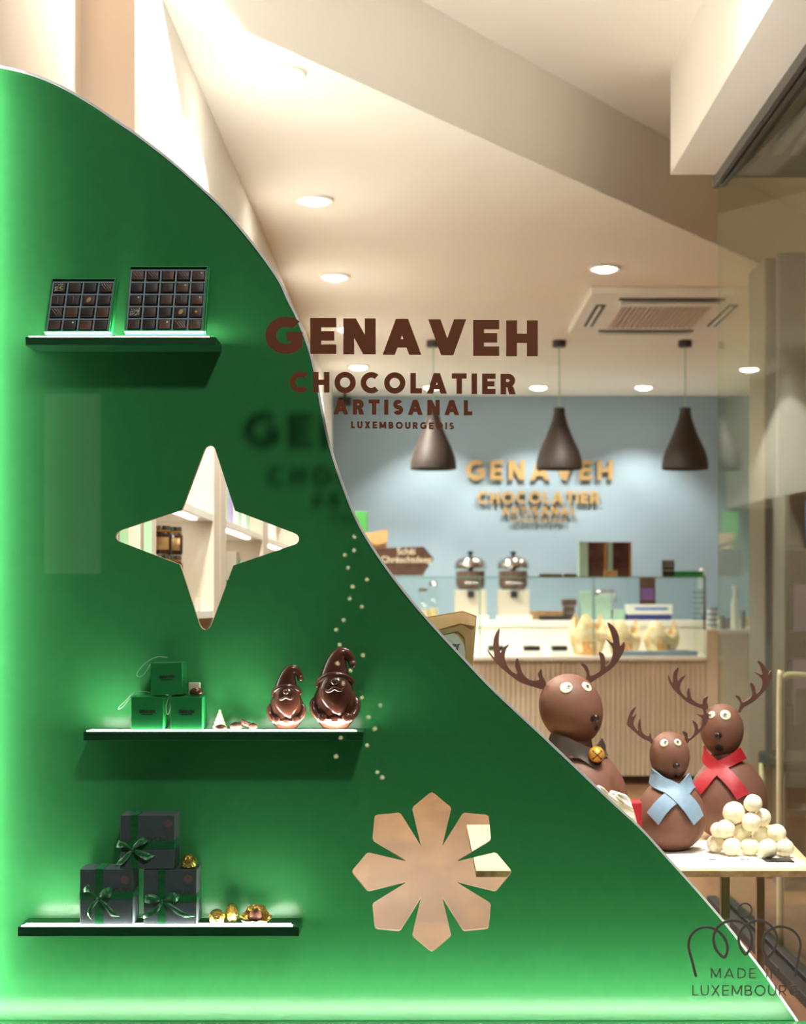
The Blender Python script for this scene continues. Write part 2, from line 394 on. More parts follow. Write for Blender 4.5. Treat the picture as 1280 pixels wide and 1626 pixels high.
# left wall: upper solid part, lower base, back of the shelving recess
struct('wall_left', box(new(), XL-0.35, XL, 3.92, DB, 1.97, ZC), M['plaster'])
struct('wall_left', box(new(), XL-0.45, XL-0.35, 3.92, DB, 0, ZC), M['cream'])
struct('wall_left', box(new(), XL-0.35, XL, 3.92, 4.16, 0, 1.97), M['cream'])
struct('wall_left', box(new(), -1.6, XL-0.002, 3.86, 3.92, 1.75, ZU), M['taupe'])
struct('wall_left', box(new(), -1.6, -0.80, 2.98, 3.86, 0, ZU), M['taupe'])
# pale green painted bands at the end of the shelving
for a, b in ((190, 203), (229, 241)):
    struct('trim_1', box(new(), PX(a, 3.915), PX(b, 3.915), 3.912, 3.92, 0, 1.75), M['mintwall'])
# beam above the partition
struct('wall_beam', box(new(), PX(1065, 5.9), 1.07, 2.84, 5.9, ZB, ZU), M['plaster'])
# dark track, grille soffit
bm = new(); box(bm, 1.062, 1.082, 2.84, 5.96, ZB-0.035, ZB+0.012, 0.003); box(bm, 1.094, 1.112, 2.84, 5.96, ZB-0.03, ZB+0.012, 0.003)
struct('trim_2', bm, M['darkgrey'])
g = thing('ceiling_grille', 'dark grey louvred ventilation grille set flat above the glass partition', 'grille', (1.7, 4.4, ZB-0.02))
bx('frame', M['darkgrey'], 1.112, 2.5, 2.84, 5.96, ZB+0.004, ZB+0.03, g)
bm = new()
for i in range(22): box(bm, 1.14+i*0.06, 1.172+i*0.06, 2.9, 5.6, ZB-0.012, ZB+0.004)
obj('louvre', bm, mat('louvre_grey', (120, 112, 100), 0.5), g)
# platform in the window and track at the foot of the partition
ZP = H-1.08
struct('floor_platform', box(new(), 0.52, 2.6, 2.99, 5.95, 0, ZP-0.02), M['platform'])
bm = new(); box(bm, 1.04, 1.076, 2.99, 5.95, ZP-0.02, ZP+0.012, 0.003); box(bm, 1.094, 1.13, 2.99, 5.95, ZP-0.02, ZP+0.012, 0.003)
struct('trim_3', bm, M['black'])
struct('trim_4', box(new(), 1.076, 1.094, 2.99, 5.95, ZP-0.02, ZP-0.006), M['darkgrey'])
bm = box(new(), -0.005, 0.005, -1.75, 0, ZP+0.013, ZB-0.037)
bm.transform(Matrix.Translation((1.085, 5.95, 0)) @ Matrix.Rotation(math.radians(2.1), 4, 'Z'))
struct('window_2', bm, M['pglass'])
# tall taupe pillar frame beyond the partition
bm = new(); box(bm, PX(1214, 7.4), PX(1214, 7.4)+0.12, 7.4, 7.75, 0, H+1.555, 0.008); box(bm, PX(1214, 7.4)+0.05, PX(1276, 7.4), 7.34, 7.4, 0, H+1.565, 0.006)
struct('wall_pillar', bm, mat('taupe_pillar', (112, 99, 83), 0.6))
# shop window pane and its sill
struct('window_1', box(new(), -1.6, 1.6, 2.790, 2.800, 0.44, ZU), M['glass'])
struct('wall_front', box(new(), -1.6, 1.6, 2.76, 2.99, 0, 0.44), M['stone'])
bm = new(); box(bm, -1.1, 1.6, 2.80, 2.955, 0.44, H-0.757, 0.002)
struct('trim_5', bm, M['green'])

# ------------------------------------------------------------------ green panel
DP = 2.96
edge = [(-30, 104), (0, 107), (50, 119), (100, 140), (150, 169), (180, 190), (213, 212), (272, 257), (324, 303), (364, 343), (410, 399), (442, 445), (457, 477), (471, 505), (490, 554), (501, 599), (512, 659), (524, 711), (544, 772), (571, 836), (615, 905), (672, 977), (740, 1051), (786, 1099), (879, 1186), (963, 1266), (1018, 1317), (1058, 1361), (1104, 1412), (1148, 1463), (1186, 1511), (1215, 1549), (1264, 1620), (1275, 1637)]
E = cat(edge, 6, closed=False)
k4 = 0.265625
star = [(485, 450), (620, 90), (628, 76), (640, 68), (655, 65), (670, 70), (680, 80), (686, 95), (803, 455), (1155, 588), (1175, 600), (1185, 615), (1184, 635), (1174, 650), (1158, 658), (793, 783), (662, 1138), (655, 1152), (640, 1165), (623, 1168), (608, 1162), (597, 1148), (590, 1135), (475, 778), (108, 638), (94, 628), (88, 610), (92, 592), (106, 578), (125, 568)]
star = [(160+x*k4, 690+y*k4) for x, y in star]
sk = 0.234375; cx, cy = 540+621*sk, 1240+617*sk
flake = []
for k in range(8):
    a = math.radians(45*k)
    def pol(r, da): return (cx+r*sk*math.sin(a+math.radians(da)), cy-r*sk*math.cos(a+math.radians(da)))
    flake += [pol(192, -22.5), pol(428, -17.4), pol(445, -17.2), pol(460, -15.8), pol(532, -2.0), pol(541, 0), pol(532, 2.0), pol(460, 15.8), pol(445, 17.2), pol(428, 17.4)]
def to_xz(pts, D=DP): return [(PX(a, D), PZ(b, D)) for a, b in pts]
cu = bpy.data.curves.new('panel', 'CURVE'); cu.dimensions = '2D'; cu.fill_mode = 'BOTH'; cu.extrude = 0.006
outer = to_xz([q for q in E])+to_xz([(-30, 1637)])
for loop in (outer, to_xz(star), to_xz(flake)):
    s = cu.splines.new('POLY'); s.points.add(len(loop)-1); s.use_cyclic_u = True
    for i, (x, z) in enumerate(loop): s.points[i].co = (x, z, 0, 1)
t = bpy.data.objects.new('tmp', cu); COL.objects.link(t)
dg = bpy.context.evaluated_depsgraph_get(); me = bpy.data.meshes.new_from_object(t.evaluated_get(dg)); bpy.data.objects.remove(t)
bm = new(); bm.from_mesh(me)
bmesh.ops.transform(bm, matrix=Matrix.Translation((0, DP+0.006, 0)) @ Matrix.Rotation(PI/2, 4, 'X'), verts=bm.verts)
bmesh.ops.remove_doubles(bm, verts=bm.verts, dist=1e-5)
bmesh.ops.recalc_face_normals(bm, faces=bm.faces)
for f in bm.faces: f.material_index = 1 if abs(f.normal.y) < 0.5 else 0
panel = thing('decorative_screen', 'large curved green window screen with star and snowflake cut-outs', 'screen', (PX(500, DP), DP, PZ(1637, DP)))
obj('board', bm, [M['green'], M['rim']], panel)
Ei = []
for i, q in enumerate(E):
    a = Vector(E[max(0, i-1)]); b = Vector(E[min(len(E)-1, i+1)]); d = (b-a).normalized(); n = Vector((-d.y, d.x))
    Ei.append((Vector(q)+n*1.0, Vector(q)-n*2.6))
bm = new()
A0 = [bm.verts.new((PX(a.x, DP), DP-0.003, PZ(a.y, DP))) for a, b in Ei]; B0 = [bm.verts.new((PX(b.x, DP), DP-0.003, PZ(b.y, DP))) for a, b in Ei]
A1 = [bm.verts.new((PX(a.x, DP), DP+0.0135, PZ(a.y, DP))) for a, b in Ei]; B1 = [bm.verts.new((PX(b.x, DP), DP+0.0135, PZ(b.y, DP))) for a, b in Ei]
for i in range(len(Ei)-1):
    bm.faces.new((A0[i], A0[i+1], B0[i+1], B0[i])); bm.faces.new((A1[i], A1[i+1], B1[i+1], B1[i]))
    bm.faces.new((A0[i], A0[i+1], A1[i+1], A1[i])); bm.faces.new((B0[i], B0[i+1], B1[i+1], B1[i]))
tr = obj('edge_trim', bm, M['trim'], panel, smooth=True, angle=40); tr['label'] = 'silvery edge strip along the curve'
# light strips round the panel (real lamps just inside the window reveal)
t = thing('light_strip', 'white light strip lying on the green sill below the panel', 'light strip', (0, 2.885, H-0.757), 'edge light strips')
bx('diffuser', M['ledstrip'], -0.80, 0.68, 2.878, 2.890, H-0.757, H-0.750, t)
t['label'] = 'white light strip lying along the foot of the green panel'
t = thing('light_strip', 'upright white light strip at the left end of the green panel', 'light strip', (-0.80, 2.885, H-0.757), 'edge light strips')
bx('diffuser', M['ledside'], -0.803, -0.797, 2.925, 2.940, H-0.745, H+0.98, t)

# ------------------------------------------------------------------ shelves on the panel
DS = 2.88
def wshelf(x0, x1, py, label, hpx):
    z1 = PZ(py, DS); z0 = z1-hpx*DS/F
    X0, X1 = PX(x0, DS), PX(x1, DS)
    t = thing('display_shelf', label, 'shelf', ((X0+X1)/2, 2.92, z0), 'lit green shelves on the panel')
    bm = new(); box(bm, X0, X1, DS, DP-0.0005, z0, z1-0.002, 0.001)
    obj('board', bm, M['greenedge'], t)
    l = bx('diffuser', M['ledfront'], X0+0.006, X1-0.012, DS+0.0015, DS+0.0095, z1-0.0019, z1-0.0002, t); l['label'] = 'softly glowing white diffuser along the front'
    l = bx('light_strip', M['led'], X0+0.01, X1-0.016, DS+0.0105, DS+0.024, z1-0.0019, z1-0.0002, t); l['label'] = 'bright white light strip set into the board'
    return z1, t
ZS1, _ = wshelf(40, 343, 533, 'top lit green shelf on the panel carrying two chocolate boxes', 15)
ZS2, _ = wshelf(132, 577, 1160, 'middle lit green shelf carrying green cubes and two gnomes', 16)
ZS3, _ = wshelf(28, 475, 1470, 'bottom lit green shelf carrying charcoal gift boxes and gold sweets', 17)

# ------------------------------------------------------------------ open chocolate boxes
ordn = ['first', 'second', 'third', 'fourth', 'fifth']
def choc_box(n, pl, pr, pyb, pyt, dx, label, which, look):
    # front face lower edge pl..pr at pyb, leaning back towards the panel
    D0 = 2.890; s = D0/F
    wdt = (pr-pl)*s; hgt = (pyb-pyt)*s*1.02
    dep = 0.020
    Mx = Matrix.Translation((PX((pl+pr)/2, D0), D0, PZ(pyb, D0))) @ Matrix(((1, 0, dx, 0), (0, 1, 0, 0), (0, 0, 1, 0), (0, 0, 0, 1))) @ Matrix.Rotation(math.radians(-11), 4, 'X')
    base = Mx @ Vector((0, dep/2, 0))
    t = thing('chocolate_box', label, 'chocolate box', base, 'open boxes of chocolates on the top shelf')
    w2 = wdt/2; e = 0.0022
    bm = new()
    box(bm, -w2, w2, dep-0.002, dep, 0, hgt); box(bm, -w2, -w2+e, 0, dep-0.002, 0, hgt); box(bm, w2-e, w2, 0, dep-0.002, 0, hgt)
    box(bm, -w2+e, w2-e, 0, dep-0.002, 0, e); box(bm, -w2+e, w2-e, 0, dep-0.002, hgt-e, hgt)
    bm.transform(Mx); obj('carton', bm, M['boxgreen'], t)
    bm = new(); box(bm, -w2-0.001, w2+0.003, dep+0.0006, dep+0.0026, 0.001, hgt+0.002); box(bm, w2+0.0006, w2+0.003, 0.004, dep+0.0006, 0.001, hgt-0.001)
    bm.transform(Mx); l = obj('lid', bm, M['boxgreen'], t)
    bm = new(); box(bm, -w2+e, w2-e, dep-0.006, dep-0.003, e, hgt-e)
    iw = wdt-2*e; ih = hgt-2*e-0.004; cw = iw/n; chh = ih/n; b = 0.0026
    for i in range(n+1):
        x = -w2+e+i*cw; x = max(-w2+e+b/2, min(w2-e-b/2, x))
        box(bm, x-b/2, x+b/2, 0.004, dep-0.006, e, e+ih)
    for i in range(n+1):
        z = e+i*chh; z = max(e+b/2, z)
        box(bm, -w2+e, w2-e, 0.0045, dep-0.006, z-b/2, z+b/2)
    bm.transform(Mx); obj('tray', bm, M['tray'], t)
    for r in range(n):
        for c in range(n):
            x = -w2+e+(c+0.5)*cw; z = e+(n-1-r+0.5)*chh; a = cw*0.385; bz = chh*0.385
            code = look[r][c]
            m = {'m': M['bonbon2'], 'k': M['bonbon3'], 'd': M['bonbon']}[code[0]]
            desc = {'': 'plain', 's': 'diagonally ridged', 'n': 'nut-topped', 'y': 'yellow-dotted', 'f': 'sliver-flecked', 'c': 'crumb-topped', 'l': 'pale-lined', 'r': 'ring-marked', 'p': 'pearl-dotted'}[code[1:]]
            tone = {'m': 'brown', 'k': 'blackish', 'd': 'dark'}[code[0]]
            lab = f'{desc} {tone} chocolate, {ordn[c]} from left, {ordn[r]} row from top, {which}'
            bc = Mx @ Vector((x, dep-0.006, z-bz))
            o = thing('chocolate_praline', lab, 'chocolate', bc, 'pralines in the open boxes')
            bm = new(); box(bm, x-a, x+a, 0.0005, dep-0.0062, z-bz, z+bz, 0.0018, 3); bm.transform(Mx)
            obj('shell', bm, m, o, smooth=True, angle=60)
            k = code[1:]; bm = new(); top = None; y = 0.0003
            if k == 's' or k == 'l':
                mm = M['copper']
                for q in ((-0.35, 0.1, 0.5) if k == 's' else (0.0,)):
                    dx_ = a*0.5 if k == 's' else 0
                    tube(bm, [(x+q*a-dx_*0.9, y, z+bz*0.75), (x+q*a+dx_*1.2, y, z-bz*0.75)], 0.0007, 6)
                top = mm
            elif k in ('n', 'y', 'p'):
                rr = {'n': 0.28, 'y': 0.18, 'p': 0.12}[k]*a*1.2
                ox, oz = (0, 0) if k != 'p' else (0.45*a, 0.45*bz)
                ell(bm, (x+ox, y, z+oz), rr, 0.0012, rr*(1.5 if k == 'n' else 1), Matrix.Rotation(0.5, 4, 'Y'), 12, 8)
                top = M['wood'] if k == 'n' else M['bell'] if k == 'y' else M['eye']
            elif k in ('f', 'c'):
                for q in range(46 if k == 'f' else 24):
                    qx, qz = x+random.uniform(-.75, .75)*a, z+random.uniform(-.75, .75)*bz; an = random.uniform(0, PI); L = a*(0.10 if k == 'f' else 0.05)
                    tube(bm, [(qx-L*math.cos(an), y-0.0003, qz-L*math.sin(an)), (qx+L*math.cos(an), y-0.0006, qz+L*math.sin(an))], 0.0003, 5)
                top = M['eye'] if k == 'f' else M['chocmat']
            elif k == 'r':
                tube(bm, [(x+a*0.3*math.cos(i*PI/6), y, z+a*0.3*math.sin(i*PI/6)) for i in range(12)], 0.0003, 5); top = M['antler']
            if top: bm.transform(Mx); obj('topping', bm, top, o, smooth=True)
            else: bm.free()
    return t
choc_box(4, 70, 173, 527, 438, 0.09, 'smaller open green box of sixteen chocolates leaning on top shelf', 'smaller box',
         [['kf', 'd', 'k', 'ds'], ['dl', 'kl', 'dn', 'k'], ['ks', 'mc', 'k', 'm'], ['dc', 'kp', 'm', 'k']])
choc_box(5, 197, 323, 526, 418, 0.045, 'larger open green box of twenty-five chocolates leaning on top shelf', 'larger box',
         [['ms', 'ds', 'mc', 'ds', 'mp'], ['k', 'd', 'dr', 'mp', 'd'], ['dp', 'k', 'mc', 'dl', 'mp'], ['kf', 'dr', 'k', 'dn', 'dy'], ['d', 'k', 'mp', 'ds', 'mr']])

# ------------------------------------------------------------------ green cubes on the middle shelf
def ribloop(pts, r, m, parent, name='cord'):
    bm = new(); tube(bm, cat(pts, 6, closed=False), r, 6); return obj(name, bm, m, parent, smooth=True)
def cube_box(x0, x1, y0, y1, z0, label, tilt, loop, yf, dep=0.058):
    D0 = yf; X0, X1 = PX(x0, D0), PX(x1, D0); hgt = (y1-y0)*D0/F; wd = X1-X0
    t = thing('green_gift_cube', label, 'box', ((X0+X1)/2, D0+dep/2, z0), 'green cubes on the middle shelf')
    Rm = Matrix.Translation((X1, D0, z0)) @ Matrix.Rotation(math.radians(tilt), 4, 'Y') @ Matrix.Translation((-X1, -D0, -z0))
    bm = new(); box(bm, X0, X1, D0, D0+dep, z0, z0+hgt-0.0018, 0.0006); bm.transform(Rm); obj('carton', bm, M['boxgreen'], t)
    bm = new(); box(bm, X0-0.0008, X1+0.0008, D0-0.0004, D0+dep+0.0008, z0+hgt-0.0015, z0+hgt, 0.0005); bm.transform(Rm); obj('lid_flap', bm, M['boxgreen'], t)
    bm0 = len(bpy.data.objects)
    cxp = (x0+x1)/2; wpx = (x1-x0)*0.5
    ym = (y0+y1)/2
    letters('GENAVEH', cxp-wpx/2, cxp+wpx/2, ym-3, ym+1.5, D0-0.0006, 0.0005, 0.24, M['lamp'], t, name='lettering', each=False, slope=math.tan(math.radians(tilt)))
    letters('CHOCOLATIER', cxp-wpx*.36, cxp+wpx*.36, ym+3, ym+5, D0-0.0006, 0.0005, 0.24, M['lamp'], t, name='lettering', each=False, slope=math.tan(math.radians(tilt)))
    c = ribloop([P(a, b, D0+0.012) for a, b in loop], 0.0008, M['mint'], t, 'ribbon_loop'); c['label'] = 'pale ribbon loop'
    return t
D_ = 2.8905
c1 = cube_box(208, 259, 1104, 1157, ZS2, 'green cube box with ribbon loop, lower left of the three', 0, [(239, 1100), (228, 1098), (212, 1101), (200, 1112), (189, 1123), (189, 1126), (196, 1121), (206, 1108)], D_)
c2 = cube_box(271, 321, 1104, 1157, ZS2, 'green cube box lower right, holding a cream and a brown chocolate', 0, [(272, 1102), (267, 1110), (264, 1122), (265, 1133), (268, 1133), (271, 1122), (272, 1108)], D_)
zt = PZ(1104, D_)
c3 = cube_box(240, 290, 1050, 1101, zt+0.0012, 'green cube box balanced tilted on top of the other two', -1.6, [(266, 1044), (252, 1043), (240, 1047), (228, 1056), (218, 1069), (219, 1074), (226, 1073), (234, 1063), (239, 1054)], D_)

def choc_small(name, label, parts, loc):
    t = thing(name, label, 'chocolate', loc)
    for n, bm, m in parts: obj(n, bm, m, t, smooth=True)
    return t
D1 = 2.905
# cream square piece and brown praline on the right cube
q = P(309, 1091, D1+0.012); bm = new(); box(bm, q.x-0.0105, q.x+0.0105, q.y-0.004, q.y+0.004, zt, zt+0.0215, 0.002, 3)
tag(obj('white_chocolate_piece', bm, M['cream_choc'], smooth=True, angle=50), 'square cream chocolate piece standing on the right green cube', 'chocolate')
bm = new(); q = P(312, 1100, D1); lathe(bm, [(0, 0), (0.010, 0), (0.0125, 0.004), (0.011, 0.009), (0.006, 0.0125), (0, 0.013)], (q.x, q.y, zt), 24); 
pr = tag(obj('brown_praline', bm, M['gloss'], smooth=True), 'round glossy brown praline on the right green cube', 'chocolate')
# white chocolate fir tree with small brown praline
q = P(349, 1157, D1+0.02); t = thing('chocolate_fir_tree', 'small white chocolate fir tree on the middle shelf', 'chocolate', (q.x, q.y, ZS2))
prof = [(0, 0), (0.014, 0.0)]
for i in range(5):
    r = 0.0135*(1-i/5.2); z = 0.002+i*0.0062; prof += [(r, z), (r*0.93, z+0.003), (r*0.70, z+0.006)]
prof += [(0, 0.0345)]
bm = new(); lathe(bm, prof, (0, 0, 0), 20); bmesh.ops.transform(bm, matrix=Matrix.Translation((q.x, q.y, ZS2)) @ Matrix.Diagonal((0.95, 0.5, 1, 1)), verts=bm.verts)
obj('tree_body', bm, M['cream_choc'], t, smooth=True, angle=30)
def praline(px, D, rx, h, z, label, m=None, stripes=False):
    x = PX(px, D); t = thing('praline', label, 'chocolate', (x, D, z), 'small pralines on the middle shelf')
    bm = new(); lathe(bm, [(0, 0), (rx*.85, 0), (rx, h*.3), (rx*.9, h*.7), (rx*.5, h*.96), (0, h)], (x, D, z), 24)
    obj('shell', bm, m or M['gloss'], t, smooth=True)
    bm = new()
    if stripes:
        for i in range(4): tube(bm, [(x-rx*.5+i*rx*.33, D-rx*.8, z+h*.5), (x-rx*.4+i*rx*.33, D-rx*.2, z+h*1.04), (x-rx*.3+i*rx*.33, D+rx*.4, z+h)], 0.0009, 6)
    else: ell(bm, (x, D-rx*.2, z+h*.98), rx*.3, rx*.25, h*.12, None, 12, 8)
    obj('topping', bm, M['choc'], t, smooth=True)
praline(350.5, 2.899, 0.0105, 0.009, ZS2, 'shiny rounded praline lying before the white chocolate fir tree')
praline(375, 2.91, 0.0115, 0.012, ZS2, 'flat round praline left of the ridged one', M['bonbon2'])
praline(402, 2.91, 0.0085, 0.011, ZS2, 'small dark praline at the right of the ridged one')
x = PX(389, 2.915); bm = new(); tube(bm, [(x-0.008, 2.915, ZS2+0.013), (x+0.009, 2.915, ZS2+0.0062)], 0.0055, 12, [1, 1])
for i in range(5):
    a = -0.006+i*0.003; ell(bm, (x+a, 2.915, ZS2+0.0096-a*0.4), 0.0012, 0.0064, 0.0064, None, 10, 8)
tag(obj('ridged_chocolate_stick', bm, M['gloss'], smooth=True, angle=60), 'ridged chocolate stick leaning between two pralines', 'chocolate', 'small pralines on the middle shelf')

# ------------------------------------------------------------------ chocolate gnomes
def gnome(px, pytop, D, z0, label, k):
    """k = metres per unit of the big gnome's crop pixels"""
    X = PX(px, D)
    t = thing('chocolate_gnome', label, 'chocolate figure', (X, D, z0), 'chocolate gnomes on the middle shelf')
    g = M['gloss']
    def V(x, z, y=0): return Vector((X+x*k, D+y*k, z0+z*k))
    # body: barrel shape, profile in crop pixels (radius,height)
    pr = [(0, 0), (110, 2), (150, 25), (195, 90), (232, 190), (240, 280), (225, 360), (190, 440), (182, 490), (175, 560), (120, 590), (0, 600)]
    pr = cat(pr, 4, closed=False)
    bm = new(); vs = lathe(bm, [(max(0, r)*k, z*k) for r, z in pr], (0, 0, 0), 40)
    bmesh.ops.transform(bm, matrix=Matrix.Translation((X, D, z0)) @ Matrix.Diagonal((1, 0.62, 1, 1)), verts=bm.verts)
    obj('body', bm, g, t, smooth=True)
    # beard: pointed lobe
    bm = new(); vs = ell(bm, (0, 0, 0), 178, 125, 235, None, 36, 24)
    for v in bm.verts:
        if v.co.z < 0:
            q_ = -v.co.z/235; v.co.x = v.co.x*(1-0.35*q_**1.5)+q_**2*38; v.co.y -= 38*q_
    bmesh.ops.transform(bm, matrix=Matrix.Translation(V(5, 372, -78)) @ Matrix.Diagonal((k, k*0.8, k, 1)), verts=bm.verts)
    obj('beard', bm, g, t, smooth=True)
    # hat: bent cone with bobble
    c = cat([(0, 490), (-8, 560), (0, 640), (15, 710), (40, 765), (80, 800), (125, 790), (165, 745), (178, 705)], 3, closed=False)
    rr = cat([(180,), (158,), (133,), (113,), (96,), (78,), (62,), (48,), (40,)], 3, closed=False)
    bm = new(); tube(bm, [V(a, b, 0) for a, b in c], k, 28, [q[0] for q in rr])
    for v in bm.verts: v.co.y = D+(v.co.y-D)*0.72
    hat = obj('hat', bm, g, t, smooth=True)
    bm = new(); ell(bm, V(185, 690, -10), 46*k, 42*k, 46*k); obj('bobble', bm, g, hat, smooth=True)
    # brim arch across the forehead
    br = cat([(-188, 455), (-170, 520), (-100, 572), (0, 590), (100, 575), (170, 535), (192, 480)], 5, closed=False)
    bm = new(); n = len(br); tube(bm, [V(a, b-8, -118*math.cos(a/200*1.25)*0.95) for a, b in br], 30*k, 14, [0.75+0.35*math.sin(PI*i/(n-1)) for i in range(n)]); obj('brim', bm, g, hat, smooth=True)
    bm = new(); ell(bm, V(2, 512, -182), 42*k, 38*k, 42*k); obj('nose', bm, g, t, smooth=True)
    mu = cat([(-100, 435), (-75, 410), (-40, 418), (0, 445), (40, 425), (75, 420), (100, 452)], 4, closed=False)
    bm = new(); n = len(mu); tube(bm, [V(a, b, -196+abs(a)*0.42) for a, b in mu], 22*k, 10, [0.35+0.75*math.sin(PI*i/(n-1))**0.6 for i in range(n)]); obj('moustache', bm, g, t, smooth=True)
    for s in (-1, 1):
        ar = cat([(s*205, 335), (s*232, 280), (s*225, 200), (s*185, 140), (s*150, 115)], 5, closed=False)
        bm = new(); n = len(ar); tube(bm, [V(a, b, -30-118*(i/(n-1))**1.2) for i, (a, b) in enumerate(ar)], 40*k, 14, [0.5+0.5*min(1, i/5) for i in range(n)])
        arm = obj('arm', bm, g, t, smooth=True)
        bm = new(); ell(bm, V(s*132, 122, -150), 52*k, 42*k, 56*k, Matrix.Rotation(s*0.4, 4, 'Y')); obj('mitten', bm, g, arm, smooth=True)
    bm = new(); belt = [V(a, 112, -0.62*math.sqrt(max(0, 205**2-a*a))-14) for a in range(-110, 111, 20)]
    tube(bm, belt, 14*k, 8); b = obj('belt', bm, g, t, smooth=True)
    q = V(0, 112, -152); bm = new(); box(bm, q.x-36*k, q.x+36*k, q.y-10*k, q.y+14*k, q.z-28*k, q.z+28*k, 5*k); obj('buckle', bm, g, b, smooth=True, angle=40)
kb = 0.1484*2.92/F
gnome(532.5, 0, 2.925, ZS2, 'taller dark chocolate gnome at the right end of the shelf', kb)
gnome(455.5, 0, 2.925, ZS2, 'shorter dark chocolate gnome left of the taller one', kb*0.785)

# ------------------------------------------------------------------ charcoal gift boxes on the bottom shelf
def bow(cx_, cz_, D, t, pts_loops, pts_tails):
    for nm, lst in (('bow_loop', pts_loops), ('bow_tail', pts_tails)):
        for a, b in lst:
            n = max(len(a), len(b)); A = cat([(q[0], q[1]) for q in a], 5, closed=False); B = cat([(q[0], q[1]) for q in b], 5, closed=False)
            m = len(A)-1
            bm = new()
            ya = [D-0.0035-0.006*math.sin(PI*i/m)-0.0015*math.sin(3*PI*i/m) for i in range(m+1)]
            strip(bm, [(PX(A[i][0], D), ya[i], PZ(A[i][1], D)) for i in range(m+1)], [(PX(B[i][0], D), ya[i]+0.002*math.sin(2.2*PI*i/m), PZ(B[i][1], D)) for i in range(m+1)], 0.0005)
            obj(nm, bm, M['ribbon'], t, smooth=True)
    bm = new(); ell(bm, (PX(cx_, D), D-0.004, PZ(cz_, D)), 0.0035, 0.003, 0.0035, None, 14, 10); obj('knot', bm, M['ribbon'], t, smooth=True)
gk = 220/1280
def gp(l): return [(110+x*gk, 1280+y*gk) for x, y in l]
def gift(x0, x1, y0, y1, z0, D0, label, vr, hr, knot, loops, tails, stick, dep=0.062):
    X0, X1 = PX(x0, D0), PX(x1, D0); z1 = z0+(y1-y0)*D0/F
    t = thing('gift_box', label, 'gift box', ((X0+X1)/2, D0+dep/2, z0), 'charcoal gift boxes on the bottom shelf')
    bx('carton', M['slate'], X0, X1, D0, D0+dep, z0, z1, t, 0.0006)
    r = 0.0007; a, b = PX(vr[0], D0), PX(vr[1], D0)
    bm = new(); box(bm, a, b, D0-r, D0-0.0001, z0+0.0005, z1+r); box(bm, a, b, D0, D0+dep, z1+0.0001, z1+r)
    obj('ribbon_band', bm, M['ribbon'], t)
    za, zb = PZ(hr[1], D0), PZ(hr[0], D0)
    bm = new(); box(bm, X0-r, X1+r, D0-r*0.9, D0-0.0001, za, zb); box(bm, X1+0.0001, X1+r, D0, D0+dep, za, zb); box(bm, X0-r, X0-0.0001, D0, D0+dep, za, zb)
    obj('ribbon_band', bm, M['ribbon'], t)
    c = P(stick[0], stick[1], D0); bm = new(); lathe(bm, [(0, 0), (0.0078, 0), (0.0078, 0.0003), (0, 0.0004)], (c.x, D0-0.0001, c.z), 28, Matrix.Rotation(PI/2, 4, 'X'))
    o = obj('sticker', bm, M['copper'], t); o['label'] = 'round copper-brown sticker'
    # handwritten line
    sx, sy = (vr[1]+x1)/2-4, hr[0]-3
    pts = [P(sx+6*i/3+2.2*math.sin(i*1.9), sy-3.0*math.sin(i*1.3+0.5), D0-0.0004) for i in range(-6, 13)]
    bm = new(); tube(bm, cat([tuple(p) for p in pts], 5, closed=False), 0.00028, 5); obj('handwriting', bm, M['black'], t)
    bow(knot[0], knot[1], D0, t, loops, tails)
DG = 2.8905
gift(127, 211, 1382, 1469.5, ZS3, DG, 'charcoal gift box with green bow, lower left of the three', (151, 164), (1416, 1428), (156.5, 1427), 
     [(gp([(262, 845), (225, 800), (170, 785), (140, 790)]), gp([(262, 845), (205, 770), (190, 715), (128, 765)])), (gp([(280, 845), (330, 840), (385, 830), (402, 760)]), gp([(280, 830), (300, 785), (340, 750), (402, 738)]))],
     [(gp([(265, 855), (205, 895), (178, 960), (175, 1010)]), gp([(285, 865), (235, 925), (215, 990), (212, 1052)])), (gp([(272, 865), (330, 920), (370, 980), (405, 1020)]), gp([(290, 855), (360, 890), (420, 960), (475, 1018)]))], (198, 1397))
gift(228, 312, 1383, 1470, ZS3, DG, 'charcoal gift box with green bow, lower right under a gold sweet', (251, 263), (1420, 1433), (258, 1430),
     [(gp([(850, 870), (790, 885), (730, 890), (690, 870)]), gp([(850, 850), (800, 815), (740, 805), (695, 830)])), (gp([(870, 870), (930, 880), (990, 880), (1022, 840)]), gp([(870, 850), (910, 810), (970, 785), (1015, 815)]))],
     [(gp([(850, 880), (800, 925), (740, 955), (680, 1000)]), gp([(862, 895), (830, 960), (780, 1000), (690, 1035)])), (gp([(870, 885), (930, 930), (1000, 990), (1088, 1030)]), gp([(890, 865), (960, 900), (1050, 960), (1160, 1015)]))], (299, 1396))
ZT = ZS3+(1470-1382.5)*DG/F+0.0012
gift(191, 277, 1298, 1383, ZT, DG-0.0002, 'charcoal gift box with green bow stacked on the two lower ones', (208, 219), (1336, 1348), (211, 1349),
     [(gp([(582, 395), (530, 375), (475, 380), (435, 375)]), gp([(582, 380), (530, 335), (495, 320), (462, 305)])), (gp([(600, 385), (640, 372), (690, 350), (735, 320)]), gp([(595, 370), (620, 335), (655, 300), (690, 275)]))],
     [(gp([(575, 400), (520, 440), (470, 490), (425, 542)]), gp([(595, 405), (560, 465), (520, 510), (480, 540)])), (gp([(600, 410), (640, 450), (690, 480), (735, 495)]), gp([(615, 395), (680, 405), (740, 425), (800, 455)]))], (267, 1308))
